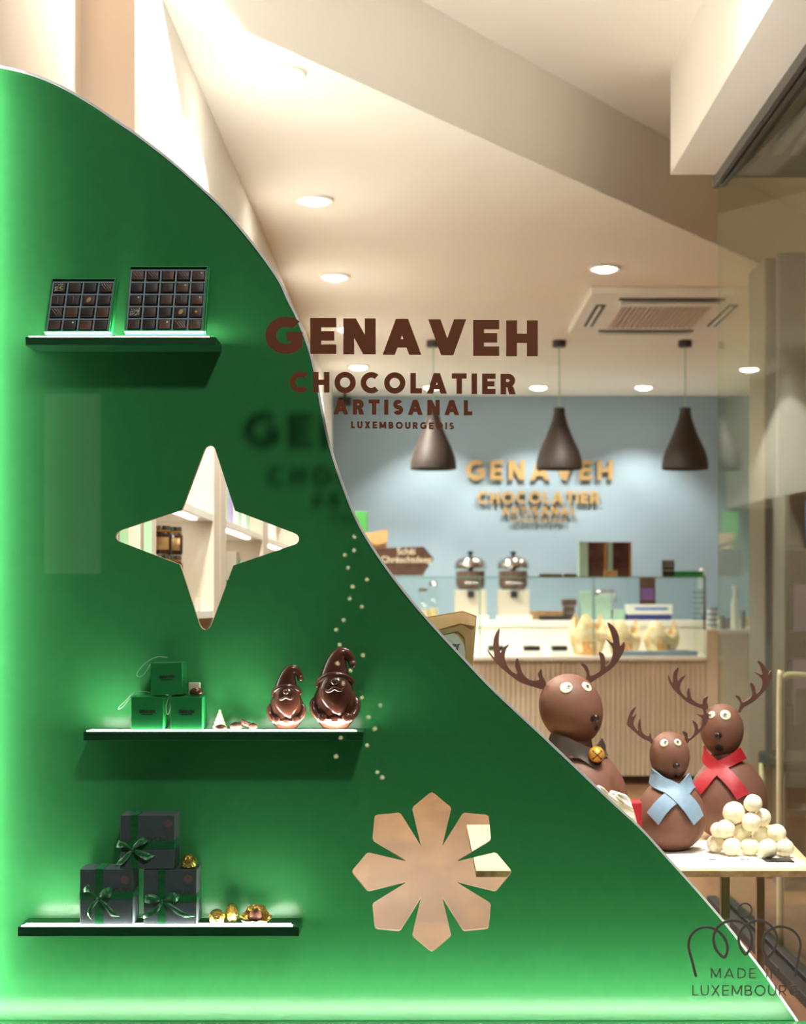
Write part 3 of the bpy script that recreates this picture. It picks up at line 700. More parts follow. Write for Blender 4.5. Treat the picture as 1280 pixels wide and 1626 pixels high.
# gold foil sweets
def foil(px, D, z, rx, h, label, seed):
    rnd = random.Random(seed); x = PX(px, D)
    bm = new(); bmesh.ops.create_icosphere(bm, subdivisions=4, radius=1)
    ph = [rnd.uniform(0, 6) for _ in range(6)]
    for v in bm.verts:
        c = v.co.copy(); a = math.atan2(c.y, c.x)
        d = 1+0.05*math.sin(5*a+ph[0])*(1-abs(c.z))+0.035*math.sin(9*a+4*c.z+ph[1])+rnd.uniform(-.025, .025)
        c.x *= d; c.y *= d
        zz = max(c.z, -0.72); s = 1 if zz > -0.3 else 1+(-0.3-zz)*0.3
        v.co = Vector((x+c.x*rx*s, D+c.y*rx*s, z+(zz+0.72)/1.72*h))
    return tag(obj('gold_wrapped_sweet', bm, M['goldfoil']), label, 'sweet', 'gold foil sweets')
foil(300, 2.905, ZT-0.0006, 0.0135, 0.0255, 'gold foil sweet standing on the right charcoal gift box', 1)
foil(344.5, 2.905, ZS3, 0.0135, 0.0255, 'leftmost gold foil sweet on the bottom shelf', 2)
foil(368, 2.925, ZS3, 0.0115, 0.032, 'taller gold foil sweet beside the opened one', 3)
# opened sweet: crumpled foil with praline inside
q = P(406, 1465, 2.91); t = thing('opened_gold_sweet', 'opened gold foil sweet showing its pink-brown filling', 'sweet', (q.x, q.y, ZS3))
bm = new(); n = 26; rnd = random.Random(5); rings = []
for j in range(7):
    f = j/6; ring_ = []
    for i in range(n):
        a = 2*PI*i/n; jag = 1+0.12*math.sin(7*a)+rnd.uniform(-.08, .08)
        r = (0.006+0.019*f)*jag; back = max(0, math.sin(a))
        ring_.append(bm.verts.new((q.x+r*math.cos(a)*1.05, q.y+r*math.sin(a)*0.75, ZS3+0.001+f*f*(0.003+0.024*back*abs(1.0)+rnd.uniform(0, .002)))))
    rings.append(ring_)
for a_, b_ in zip(rings, rings[1:]):
    for i in range(n): bm.faces.new((a_[i], a_[(i+1) % n], b_[(i+1) % n], b_[i]))
bm.faces.new(rings[0])
obj('foil_wrapper', bm, M['goldfoil'], t)
bm = new(); ell(bm, (q.x, q.y-0.001, ZS3+0.0125), 0.011, 0.010, 0.0105, None, 20, 14); f = obj('filling', bm, mat('pink_brown_praline', (150, 100, 82), 0.35, bump=0.3), t, smooth=True)
bm = new(); rnd = random.Random(8)
A = [(q.x-0.022+0.0031*i, q.y-0.014-0.001*math.sin(i), ZS3+0.003+rnd.uniform(-.001, .0015)) for i in range(15)]
B = [(q.x-0.017+0.0025*i, q.y-0.010, ZS3+0.0008) for i in range(15)]
strip(bm, A, B, 0.0004); obj('white_inner_wrapper', bm, M['powder'], t)

# ------------------------------------------------------------------ lettering on the window pane
lk = 0.375
t = thing('window_lettering', 'brown GENAVEH CHOCOLATIER ARTISANAL LUXEMBOURGEOIS lettering on the shop window', 'sign', P(640, 690, 2.7885))
DW = 2.7885
letters('GENAVEH', 421.5, 854, 504, 561, DW, 0.001, 0.275, M['brown'], t, slope=0.012, xs=1.1)
letters('CHOCOLATIER', 460, 819, 590.5, 623, DW, 0.001, 0.27, M['brown'], t, slope=0.009)
letters('ARTISANAL', 529.5, 750, 634, 658, DW, 0.001, 0.27, M['brown'], t, slope=0.007)
letters('LUXEMBOURGEOIS', 557.5, 721, 669, 680, DW, 0.001, 0.27, M['brown'], t, slope=0.012)
t = thing('window_emblem', 'thin grey crown emblem above MADE IN LUXEMBOURG in the window corner', 'sign', P(1180, 1582, DW))
def ek(l): return [(1060+x/5.686, 1340+y/5.686) for x, y in l]
def flatline(pts, wpx, D, m, parent, closed=False, name='crown_line'):
    q = cat(pts, 5, closed=closed); bm = new(); n = len(q)
    A_, B_ = [], []
    for i in range(n):
        a = Vector(q[(i-1) % n] if closed else q[max(0, i-1)]); b = Vector(q[(i+1) % n] if closed else q[min(n-1, i+1)])
        d = (b-a).normalized(); nn = Vector((-d.y, d.x))*wpx/2; c = Vector(q[i])
        A_.append((PX(c.x+nn.x, D), D, PZ(c.y+nn.y, D))); B_.append((PX(c.x-nn.x, D), D, PZ(c.y-nn.y, D)))
    if closed: A_.append(A_[0]); B_.append(B_[0])
    strip(bm, A_, B_, 0.0008); obj(name, bm, m, parent)
gv = M['grey_vinyl']
flatline(ek([(258, 1200), (222, 1060), (196, 960), (192, 890), (220, 815), (285, 765), (365, 752), (440, 778), (500, 830), (538, 910), (538, 975), (512, 1032)]), 3.9, DW, gv, t)
flatline(ek([(512, 1032), (450, 970), (415, 880), (430, 790), (490, 722), (580, 693), (670, 708), (735, 765), (762, 850), (748, 940), (705, 1005)]), 3.9, DW-0.0002, gv, t)
flatline(ek([(705, 1005), (660, 940), (642, 860), (668, 775), (735, 718), (820, 690), (905, 718), (965, 780), (990, 860), (968, 945), (900, 1035)]), 3.9, DW-0.0004, gv, t)
flatline(ek([(900, 1035), (866, 960), (857, 885), (885, 810), (950, 762), (1020, 747), (1110, 770), (1175, 830), (1200, 905), (1185, 1010), (1150, 1200)]), 3.9, DW-0.0006, gv, t)
flatline([(1060+(700+60*math.cos(a*PI/8))/5.686, 1340+(597+60*math.sin(a*PI/8))/5.686) for a in range(16)], 2.6, DW, gv, t, closed=True)
letters('MADE IN', 1129, 1237, 1537.5, 1553.5, DW, 0.0008, 0.12, gv, t, name='letter')
letters('LUXEMBOURG', 1099.5, 1269, 1564.5, 1581, DW, 0.0008, 0.12, gv, t, name='letter')

# ------------------------------------------------------------------ bamboo table in the window
ZTB = H-0.543
t = thing('display_table', 'low bamboo-topped table in the window carrying the chocolate reindeer', 'table', (0.46, 3.63, ZP-0.02))
bm = new()
slab(bm, [(0.112, 3.30), (0.80, 3.30), (0.862, 3.98), (0.112, 3.98)], ZTB-0.0125, ZTB)
def ply():
    m = mat('bamboo_edge', (196, 158, 112), 0.5, c2=(160, 118, 78), scale=60, stretch=(1, 1, 1)); return m
bm.normal_update()
for f in bm.faces: f.material_index = 1 if abs(f.normal.z) < 0.5 else 0
obj('table_top', bm, [M['bamboo'], ply()], t)
for (x, y) in ((PX(1151, 3.42), 3.42), (0.80, 3.86), (0.30, 3.90)):
    bx('leg', M['beigeframe'], x-0.009, x+0.009, y-0.009, y+0.009, ZP-0.02 if x > 0.52 else 0, ZTB-0.0125, t)
bm = new(); box(bm, 0.30, 0.80, 3.86, 3.876, ZTB-0.03, ZTB-0.0126); obj('rail', bm, M['beigeframe'], t)
# powder on the table
bm = new(); rnd = random.Random(4)
nx, ny = 60, 30; gx0, gx1, gy0, gy1 = 0.40, 0.80, 3.335, 3.72; grid = []
for j in range(ny+1):
    row = []
    for i in range(nx+1):
        u, v = i/nx, j/ny; e = min(u, 1-u, v, 1-v); 
        hgt = max(-0.0004, min(0.0022, e*0.02)+rnd.uniform(-.0007, .0007)-0.0002+0.0008*math.sin(u*17)*math.cos(v*11))
        row.append(bm.verts.new((gx0+(gx1-gx0)*u+rnd.uniform(-.003, .003), gy0+(gy1-gy0)*v+rnd.uniform(-.003, .003), ZTB+hgt)))
    grid.append(row)
for j in range(ny):
    for i in range(nx): bm.faces.new((grid[j][i], grid[j][i+1], grid[j+1][i+1], grid[j+1][i]))
o = tag(obj('coconut_powder', bm, M['powder']), 'white powder sprinkled like snow over the bamboo table top', 'powder'); o['kind'] = 'stuff'
bm = new(); box(bm, PX(1216, 3.4), PX(1261, 3.4), 3.395, 3.44, ZTB+0.0008, ZTB+0.0042, 0.0005)
tag(obj('slate_plate', bm, M['black']), 'black slate strip under the pile of white truffles', 'slate')
for i, (a, b, yy) in enumerate(((1127, 1137, 1364), (1158, 1162, 1365), (1176, 1190, 1364))):
    D = 0.5395*F/(yy-VY); bm = new(); box(bm, PX(a, D), PX(b, D), D, D+0.006, ZTB+0.0022, ZTB+0.0030)
    tag(obj('dark_crumb', bm, M['black']), ['leftmost thin dark flake lying in the white powder', 'tiny middle dark flake lying in the white powder', 'rightmost thin dark flake lying in the white powder'][i], 'flake', 'dark flakes in the powder')

# ------------------------------------------------------------------ truffle pile
balls = [(1136.5, 1340, 14, 0), (1162, 1344.8, 14.5, 0), (1191, 1344.3, 14.4, 0), (1219.5, 1347.6, 15.2, 0), (1247, 1346.6, 14, 0),
         (1177.5, 1323, 14.5, 2), (1208, 1325, 14.5, 2.6), (1140, 1318, 12, 2), (1152.7, 1316.6, 15, 1), (1233.6, 1323.7, 14.8, 1), (1165.4, 1290.3, 17.5, 1.6), (1192.8, 1305, 15, 0.6), (1210.4, 1298, 14, 2), (1196, 1276, 14.5, 1)]
bl = ['bottom row far left, half hidden', 'bottom row second from left', 'bottom row middle', 'bottom row second from right, on the slate', 'bottom row far right',
      'behind the middle of the bottom row', 'behind under the right upper truffle', 'half hidden at the far left of the second row', 'second row left, in front', 'second row right, in front',
      'largest one, upper left', 'in the centre just below the top truffle', 'half hidden at upper right behind the centre one', 'topmost one of the pile']
bm0 = new(); bmesh.ops.create_icosphere(bm0, subdivisions=5, radius=1)
rnd = random.Random(11)
from mathutils import noise as mn
for v in bm0.verts:
    c_ = v.co.normalized(); v.co = c_*(1+0.022*math.sin(5.1*c_.x+2*c_.y)*math.sin(4.3*c_.z+1)+0.014*math.sin(13*c_.y+7*c_.z)*math.sin(11*c_.x)+rnd.uniform(-.017, .017))
ball_me = bpy.data.meshes.new('truffle'); bm0.to_mesh(ball_me); bm0.free(); ball_me.materials.append(M['coconut'])
for p in ball_me.polygons: p.use_smooth = True
for (a, b, r, lay), lb in zip(balls, bl):
    D = 3.475+lay*0.017
    if lay == 0: D = (0.543-r*3.49/F-0.002)*F/(b-VY)
    c = P(a, b, D); o = bpy.data.objects.new('coconut_truffle', ball_me); COL.objects.link(o)
    o.location = c; s = r*D/F; o.scale = (s, s, s); o.rotation_euler = (rnd.uniform(0, 6), rnd.uniform(0, 6), rnd.uniform(0, 6))
    tag(o, 'white coconut truffle, '+lb, 'truffle', 'pile of white coconut truffles')

# ------------------------------------------------------------------ chocolate reindeer
def bvh_of(bms):
    b = new()
    for s in bms:
        me_ = bpy.data.meshes.new('t'); s.to_mesh(me_); b.from_mesh(me_); bpy.data.meshes.remove(me_)
    tr_ = BVHTree.FromBMesh(b); b.free(); return tr_
def deer(label, D, cf, body, head, tilt, eyes, nose, mouth, antl, antr, bands, bmat, extra=None, ringed=True):
    def c2(l): return [cf(*p) for p in l]
    s = D/F
    bc = P(body[0], body[1], D); rb, hb = body[2]*s, body[3]*s
    t = thing('chocolate_reindeer', label, 'chocolate figure', (bc.x, D, ZTB), 'chocolate reindeer on the table')
    bmb = new(); n = 44
    zb = ZTB; ht = 2*hb
    prof = []
    for i in range(n+1):
        a = -PI/2+PI*i/n; z = math.sin(a); r = math.cos(a)*(1-0.10*z-0.03*z*z)
        if z < -0.97: z = -0.97
        prof.append((max(0, r)*rb/1.0, zb+(z+0.97)/1.97*ht))
    prof[0] = (0, prof[0][1])
    lathe(bmb, prof, (bc.x, D, 0), 56)
    bmh = new(); hc = P(head[0], head[1], D)
    ell(bmh, (0, 0, 0), 1, 1, 1, None, 48, 32)
    for v in bmh.verts:
        v.co.x *= (1+0.05*v.co.z); v.co.y *= (1+0.05*v.co.z)
    bmh.transform(Matrix.Translation(hc) @ Matrix.Rotation(tilt, 4, 'Y') @ Matrix.Diagonal((head[2]*s, head[2]*s, head[3]*s, 1)))
    tree_h = bvh_of([bmh]); 
    # neck/collar support cone from body top to head
    bmn = new(); nz0 = ZTB+ht*0.86; nz1 = hc.z-head[3]*s*0.55
    lathe(bmn, [(rb*0.62, nz0-ht*0.06), (head[2]*s*0.85, nz1)], ((bc.x+hc.x)/2, D, 0), 40)
    tree_b = bvh_of([bmb, bmh, bmn])
    bmn.free(); bmn = new(); lathe(bmn, [(rb*0.40, ZTB+ht*0.90), (head[2]*s*0.42, nz1+head[3]*s*0.1)], ((bc.x+hc.x)/2, D+0.004, 0), 40); obj('neck', bmn, M['chocmat'], t, smooth=True)
    obj('body', bmb, M['chocmat'], t, smooth=True); hd = obj('head', bmh, M['chocmat'], t, smooth=True)
    def hit(tree, px, py, off=0.0):
        p = P(px, py, D); o0 = Vector((p.x*(D-0.4)/D, D-0.4, H+(p.z-H)*(D-0.4)/D)); d = Vector((p.x, D, p.z-H)).normalized()
        h = tree.ray_cast(o0, d)
        if h[0] is None:
            nr = tree.find_nearest(p); h = (nr[0], nr[1])
        return h[0], h[1]
    for (ex, ey, er, px_, py_) in eyes:
        q, nn = hit(tree_h, *cf(ex, ey)); Q = nn.to_track_quat('Z', 'Y').to_matrix().to_4x4()
        bm = new(); r = er*s
        lathe(bm, [(0, -0.001), (r, -0.001), (r*1.0, 0.001), (r*0.85, 0.0022), (0, 0.0026)], q, 28, Q)
        e = obj('eye', bm, M['eye'], hd, smooth=True, angle=50)
        q2, n2 = hit(tree_h, *cf(px_, py_)); bm = new(); ro = r*0.36
        tube(bm, [q2+Q.to_3x3() @ Vector((ro*math.cos(a*PI/8), ro*math.sin(a*PI/8), 0.003)) for a in range(15)], 0.0008, 6)
        ell(bm, q2+nn*0.0028, r*0.2, 0.001, r*0.2, None, 12, 8)
        obj('pupil', bm, M['darkgrey'], e, smooth=True)
    q, nn = hit(tree_h, *cf(nose[0], nose[1])); Q = (nn+Vector((0, 0, 0.25))).normalized().to_track_quat('Z', 'Y').to_matrix().to_4x4(); r = nose[2]*s*1.15
    bm = new(); lathe(bm, [(r*1.05, -0.003), (r*0.85, r*0.6), (r*0.95, r*1.3), (r*0.7, r*1.9), (0, r*2.1)], q-nn*0.001, 24, Q); obj('nose', bm, M['choc'], hd, smooth=True)
    q, nn = hit(tree_h, *cf(mouth[0], mouth[1])); Q = nn.to_track_quat('Z', 'Y').to_matrix().to_4x4(); r = mouth[2]*s
    bm = new(); lathe(bm, [(r*1.05, -0.002), (r*1.05, 0.0006), (r*0.9, 0.0009), (r*0.85, 0.0004), (0, 0.0002)], q, 24, Q); obj('mouth', bm, M['black'], hd, smooth=True, angle=40)
    for a_ in (antl, antr):
        pts = cat(c2(a_), 3)
        bm = new(); outline(bm, [(PX(x, D), PZ(y, D)) for x, y in pts], D-0.0045, D+0.0045)
        bmesh.ops.triangulate(bm, faces=[f for f in bm.faces if len(f.verts) > 4])
        obj('antler', bm, M['antler'], hd)
    for bi, (up, lo) in enumerate(bands):
        U = cat(c2(up), 5, closed=False); L = cat(c2(lo), 5, closed=False); n = min(len(U), len(L)); nb = 6
        bm = new(); rows = []
        lift = 0.0022+0.0022*bi
        for i in range(n):
            row = []
            for j in range(nb+1):
                f = j/nb; px_ = U[i][0]*(1-f)+L[i][0]*f; py_ = U[i][1]*(1-f)+L[i][1]*f
                q, nn = hit(tree_b, px_, py_); 
                row.append(q+Vector((0, -lift, 0))+nn*0.0015)
            rows.append(row)
        # smooth depth a little so the band bridges the hollow at the neck
        for _ in range(6):
            rows = [[r[j] if i in (0, n-1) else Vector((r[j].x, (rows[i-1][j].y+rows[i+1][j].y+min(r[j].y, (rows[i-1][j].y+rows[i+1][j].y)/2)*2)/4, r[j].z)) for j in range(nb+1)] for i, r in enumerate(rows)]
        V_ = [[bm.verts.new(c) for c in r] for r in rows]; fs = []
        for i in range(n-1):
            for j in range(nb): fs.append(bm.faces.new((V_[i][j], V_[i+1][j], V_[i+1][j+1], V_[i][j+1])))
        bmesh.ops.recalc_face_normals(bm, faces=fs)
        bmesh.ops.solidify(bm, geom=fs, thickness=0.0035)
        obj('scarf_band' if extra is None else 'collar', bm, bmat, t, smooth=True, angle=40)
        if extra is None:
            # fringe grooves at the tail end
            bm = new(); 
            for j in range(1, 9):
                f = j/9
                a0 = rows[-1][0]*(1-f)+rows[-1][nb]*f; k = max(0, n-4); a1 = rows[k][0]*(1-f)+rows[k][nb]*f; a1 = a0+(a1-a0)*0.8
                tube(bm, [a0+Vector((0, -0.0006, 0)), a1+Vector((0, -0.0006, 0))], 0.0004, 5)
            obj('fringe_line', bm, mat('fringe', tuple(int(v*0.62) for v in ((150, 178, 200) if bmat == M['bluescarf'] else (196, 26, 42))), 0.6), t)
    if extra:
        q, nn = hit(tree_b, *cf(extra[0], extra[1])); r = extra[2]*s; c = q+Vector((0, -r*0.8-0.004, 0))
        bm = new(); ell(bm, c, r, r, r, None, 36, 24); b = obj('bell', bm, M['bell'], t, smooth=True)
        bm = new()
        for sg in (-1, 1):
            arc = [c+Vector((sg*math.sin(a)*0.72, -math.cos(a), math.sin(a)*0.69)).normalized()*r*1.0 for a in [(-0.75+0.15*i) for i in range(11)]]
            tube(bm, arc, 0.0011, 6)
            for e_ in (arc[0], arc[-1]): ell(bm, e_, 0.0020, 0.0012, 0.0020, None, 10, 8)
        obj('bell_slot', bm, M['black'], b)
    return t
def cA(x, y): return (760+x*0.1953, 980+y*0.1953)
def cB(x, y): return (980+x*0.20917, 1030+y*0.20917)
AL = [(548, 535), (530, 585), (440, 565), (330, 525), (235, 455), (150, 380), (95, 310), (68, 262), (100, 296), (128, 322), (118, 235), (132, 150), (170, 92), (165, 180), (168, 250), (180, 290), (205, 245), (248, 222), (220, 270), (213, 330), (230, 390), (270, 440), (316, 463), (298, 400), (300, 355), (320, 335), (340, 400), (358, 455), (400, 500), (440, 515), (492, 508), (482, 465), (510, 420), (520, 480)]
AR = [(862, 522), (880, 480), (868, 430), (830, 378), (870, 385), (895, 430), (905, 475), (950, 460), (990, 425), (992, 350), (978, 285), (1015, 300), (1028, 350), (1032, 403), (1065, 370), (1090, 310), (1085, 240), (1032, 175), (1095, 212), (1080, 140), (1048, 42), (1110, 90), (1140, 160), (1150, 235), (1182, 200), (1185, 260), (1150, 330), (1100, 400), (1030, 455), (960, 500), (900, 537)]
deer('largest chocolate reindeer with dark collar and golden bell, leftmost', 3.70, cA, (922, 1262, 74, 76), (907.5, 1126.5, 49.5, 57.5), math.radians(-24),
     [(713, 574, 9.6, 735, 574), (880, 566, 8.6, 882, 568)], (933, 822, 5.2), (957, 903, 4.2), AL, AR,
     [([(600, 945), (740, 985), (850, 1040), (930, 1060), (990, 985)], [(560, 1060), (680, 1110), (820, 1150), (950, 1232), (1046, 1105)])], M['collar'], (952, 1110, 12.6))
RL = [(690, 440), (672, 464), (600, 440), (530, 405), (480, 360), (430, 310), (395, 250), (388, 202), (420, 265), (425, 200), (440, 160), (466, 142), (455, 200), (460, 247), (480, 220), (518, 203), (482, 260), (476, 310), (500, 350), (531, 372), (530, 330), (545, 298), (555, 350), (570, 385), (610, 413), (648, 420), (655, 380), (688, 360), (680, 400)]
RR = [(918, 470), (935, 410), (895, 357), (930, 365), (948, 407), (1000, 380), (1025, 340), (1008, 260), (1040, 280), (1055, 342), (1090, 300), (1098, 230), (1038, 175), (1098, 197), (1090, 140), (1063, 92), (1100, 110), (1135, 165), (1147, 195), (1168, 165), (1172, 215), (1140, 290), (1090, 350), (1030, 405), (960, 445), (932, 484)]
deer('chocolate reindeer with crossed red scarf, rightmost and behind the truffles', 3.76, cB, (1156, 1263, 62, 66), (1146.5, 1160, 34.2, 42.0), math.radians(-2),
     [(718, 504, 6.2, 712, 508), (822, 504, 8.4, 818, 508)], (770, 660, 5.0), (777, 754, 6.2), RL, RR,
     [([(925, 750), (850, 810), (770, 855), (690, 915), (640, 970), (590, 1035)], [(968, 835), (860, 900), (765, 965), (705, 1035), (672, 1075), (642, 1108)]),
      ([(660, 735), (700, 790), (770, 855), (845, 915), (920, 995), (992, 1100)], [(622, 830), (690, 900), (750, 960), (810, 1020), (860, 1080), (905, 1148)])], M['redscarf'])
BL = [(272, 692), (260, 724), (245, 705), (190, 680), (130, 630), (95, 598), (75, 578), (85, 520), (105, 470), (143, 438), (120, 490), (115, 520), (147, 490), (128, 540), (125, 580), (160, 627), (158, 580), (175, 530), (180, 590), (195, 640), (240, 667), (252, 640), (260, 680)]
BR = [(530, 720), (508, 692), (515, 670), (495, 628), (530, 640), (538, 682), (580, 650), (590, 600), (572, 545), (605, 570), (617, 612), (640, 580), (645, 530), (600, 495), (655, 502), (650, 460), (610, 425), (660, 445), (680, 490), (693, 485), (690, 540), (650, 610), (590, 665), (545, 702)]
deer('smallest chocolate reindeer with crossed pale blue scarf, in front', 3.57, cB, (1065.5, 1290, 55.5, 58), (1063.5, 1201.5, 31.8, 40), math.radians(-3),
     [(357, 718, 6.4, 370, 714), (461, 714, 6.0, 456, 712)], (446, 888, 4.2), (446, 968, 2.6), BL, BR,
     [([(535, 945), (480, 1015), (410, 1065), (345, 1120), (285, 1180), (235, 1245)], [(587, 1045), (540, 1112), (460, 1172), (400, 1225), (355, 1280), (318, 1335)]),
      ([(275, 905), (350, 970), (450, 1022), (530, 1100), (600, 1180), (640, 1265)], [(243, 1010), (300, 1068), (375, 1108), (450, 1175), (510, 1245), (572, 1335)])], M['bluescarf'])

# ------------------------------------------------------------------ red box with white icing cloth
D = 3.44; t = thing('red_gift_sack', 'red box beneath a speckled white cloth left of the small reindeer', 'box', (PX(1000, D), D+0.02, ZTB))
bx('red_box', M['redscarf'], PX(978, D), PX(1022, D), D+0.02, D+0.07, ZTB, PZ(1275, D), t, 0.004)
bm = new(); rnd = random.Random(3); prof = [(935, 1262), (950, 1250), (962, 1254), (968, 1262), (974, 1258), (990, 1262), (1000, 1268), (1004, 1282), (1012, 1312), (1013, 1345), (935, 1345)]
vs = cat(prof, 3); outline(bm, [(PX(a, D), PZ(b, D)) for a, b in vs], D-0.005, D+0.028)
bmesh.ops.triangulate(bm, faces=bm.faces); bmesh.ops.subdivide_edges(bm, edges=bm.edges, cuts=2, use_grid_fill=True)
for v in bm.verts: v.co.y += 0.006*math.sin(v.co.x*220)+rnd.uniform(-.001, .001); v.co.z = max(v.co.z, ZTB)
obj('white_cloth', bm, mat('speckled_icing', (246, 238, 230), 0.7, c2=(236, 222, 208), scale=40, bump=0.6, bscale=90), t, smooth=True, angle=60)

# ------------------------------------------------------------------ kraft bag fixed behind the panel edge
D = 3.06
t = thing('bracket_shelf', 'small shelf fixed to the rear of the green panel', 'shelf', (PX(690, D), D, PZ(1130, D)))
bx('board', M['greenedge'], PX(610, D), PX(752, D), DP+0.0135, 3.12, PZ(1124, D), PZ(1120, D), t)
t = thing('kraft_bag', 'folded kraft paper bag with round white sticker beside the curved panel', 'paper bag', (PX(700, D), D, PZ(1120, D)))
zb = PZ(1120, D); zt_ = PZ(974, D)
bm = new()
front = [(644, 1120), (650, 984), (735, 970), (757, 978), (746, 1120)]
outline(bm, [(PX(a, D-0.02), PZ(b, D-0.02)) for a, b in front], D-0.02, D+0.03)
for v in bm.verts:
    if v.co.z > PZ(1000, D) and v.co.y > D: v.co.y = D-0.008; v.co.z -= 0.002
bmesh.ops.subdivide_edges(bm, edges=bm.edges, cuts=3)
for v in bm.verts: v.co.z = max(v.co.z, zb)
obj('bag_body', bm, M['kraft'], t, smooth=True, angle=25)
bm = new(); Df = D-0.0235
A_ = [(650, 986), (690, 980), (735, 972), (756, 980)]; B_ = [(664, 1004), (695, 1000), (730, 990), (753, 994)]
strip(bm, [(PX(a, Df), Df, PZ(b, Df)) for a, b in A_], [(PX(a, Df), Df-0.004, PZ(b, Df)) for a, b in B_], 0.001); obj('folded_top', bm, M['kraft'], t)
bm = new(); strip(bm, [(PX(a, Df), Df-0.003, PZ(b, Df)) for a, b in [(664, 1003), (700, 1000), (735, 992), (748, 1000), (750, 1040), (744, 1080)]], [(PX(a, Df), Df-0.001, PZ(b, Df)) for a, b in [(660, 1010), (700, 1008), (728, 1002), (738, 1012), (740, 1045), (738, 1080)]], 0.001); obj('side_fold', bm, M['kraft'], t)
bm = new(); c = P(701, 1038, Df); lathe(bm, [(0, 0), (0.0448, 0), (0.0448, 0.0005), (0, 0.0007)], (c.x, Df+0.001, c.z), 48, Matrix.Rotation(PI/2, 4, 'X'))
st = obj('sticker', bm, M['white'], t); st['label'] = 'round white sticker'
text_plate('sticker_text', 'pour', M['black'], t, PX(722, Df), Df-0.0006, PZ(1024, Df), 0.010)
text_plate('sticker_text', 'und', M['black'], t, PX(722, Df), Df-0.0006, PZ(1030, Df), 0.009)

# ------------------------------------------------------------------ ceiling fittings
def downlight(x, y, z, label, power, tgt, size=80, blend=0.5):
    t = thing('downlight', label, 'ceiling light', (x, y, z-0.012), 'round recessed ceiling spotlights')
    bm = new(); lathe(bm, [(0.058, -0.010), (0.072, -0.010), (0.076, -0.006), (0.076, -0.0005), (0.056, -0.0005), (0.058, -0.010)], (x, y, z), 36); obj('rim', bm, M['white'], t, smooth=True, angle=40)
    bm = new(); lathe(bm, [(0, -0.022), (0.03, -0.020), (0.046, -0.014), (0.054, -0.004), (0.054, -0.0008), (0, -0.0008)], (x, y, z), 36); obj('lamp_glass', bm, M['down'], t)
    spot((x, y, z-0.05), tgt, power, size, blend, WARM, 0.03)
xs = [4.86, 6.39, 7.90, 9.42, 10.93]
dl = ['nearest ceiling spotlight washing the left wall', 'second ceiling spotlight along the left wall', 'third ceiling spotlight along the left wall', 'fourth ceiling spotlight along the left wall, behind the lettering', 'farthest ceiling spotlight along the left wall']
for y, l in zip(xs, dl): downlight(-0.415, y, ZC, l, 85, (-0.50, y, 1.0), 122, 0.25)
downlight(-0.415, 4.02, ZU, 'ceiling spotlight on the upper ceiling beside the taupe wall', 60, (-0.50, 4.02, 1.0), 118, 0.25)
downlight(0.865, 7.70, ZC, 'ceiling spotlight above and left of the air conditioner', 46, (0.865, 7.7, 0), 105)
for x, l in ((0.083, 'ceiling spotlight near back wall, left pendant beside it'), (0.861, 'ceiling spotlight near back wall left of middle pendant'), (1.63, 'ceiling spotlight near back wall between middle and right pendants')):
    downlight(x, 11.97, ZC, l, 40, (x, 12.3, 1.0), 95, 0.6)
# cassette air conditioner
a0, a1, b0, b1 = 0.845, 1.70, 8.16, 9.38
t = thing('air_conditioner', 'white square ceiling cassette air conditioner with grey grille', 'air conditioner', ((a0+a1)/2, (b0+b1)/2, ZC-0.04))
bx('housing', M['white'], a0, a1, b0, b1, ZC-0.04, ZC, t, 0.008)
bm = new()
box(bm, a0+0.16, a1-0.16, b0+0.10, b0+0.15, ZC-0.044, ZC-0.039); box(bm, a0+0.16, a1-0.16, b1-0.15, b1-0.10, ZC-0.044, ZC-0.039)
box(bm, a0+0.06, a0+0.11, b0+0.28, b1-0.28, ZC-0.044, ZC-0.039); box(bm, a1-0.11, a1-0.06, b0+0.28, b1-0.28, ZC-0.044, ZC-0.039)
obj('air_outlet', bm, M['black'], t)
for i in range(4):
    bm = new()
    if i < 2: y = b0+0.158 if i == 0 else b1-0.095; box(bm, a0+0.17, a1-0.17, y, y+0.075 if i == 0 else y+0.07, ZC-0.060, ZC-0.052, 0.003)
    else: x = a0+0.075 if i == 2 else a1-0.10; box(bm, x, x+0.015, b0+0.30, b1-0.30, ZC-0.054, ZC-0.045, 0.002)
    obj('louvre', bm, M['white'], t)
bm = new()
for i in range(18): x = a0+0.19+i*(a1-a0-0.38)/18; box(bm, x, x+0.014, b0+0.27, b1-0.27, ZC-0.056, ZC-0.042)
obj('grille', bm, mat('ac_grille', (205, 190, 178), 0.6), t)
# pendants
def pendant(px, label):
    D = 9.86; x = PX(px, D); s = D/F
    t = thing('pendant_lamp', label, 'pendant lamp', (x, D, PZ(745, D)), 'brown pendant lamps over the counter')
    bm = new(); lathe(bm, [(0, 0), (11*s, 0), (11*s, 10*s), (0, 10*s)], (x, D, ZC-10*s), 28); obj('canopy', bm, M['lamp'], t)
    bm = new(); tube(bm, [(x, D, ZC-8*s), (x, D, PZ(650, D))], 0.004, 8); obj('cord', bm, M['mint'], t)
    pr = cat([(0.1, 97), (8.5, 97), (9, 90), (12, 76), (21, 52), (31, 30), (36, 12), (36.5, 0)], 4, closed=False)
    z0 = PZ(745, D); bm = new(); lathe(bm, [(r*s, z0+z*s) for r, z in pr]+[(34.5*s, z0), (34*s, z0+12*s), (29*s, z0+29*s), (19*s, z0+51*s), (8*s, z0+80*s), (0.0, z0+82*s)], (x, D, 0), 44)
    obj('lamp_shade', bm, M['lamp'], t, smooth=True, angle=60)
    bm = new(); ell(bm, (x, D, z0+40*s), 9*s, 9*s, 12*s, None, 16, 12); obj('bulb', bm, M['ledwarm'], t, smooth=True)
pendant(688, 'brown bell-shaped pendant lamp, left of the three, behind the lettering')
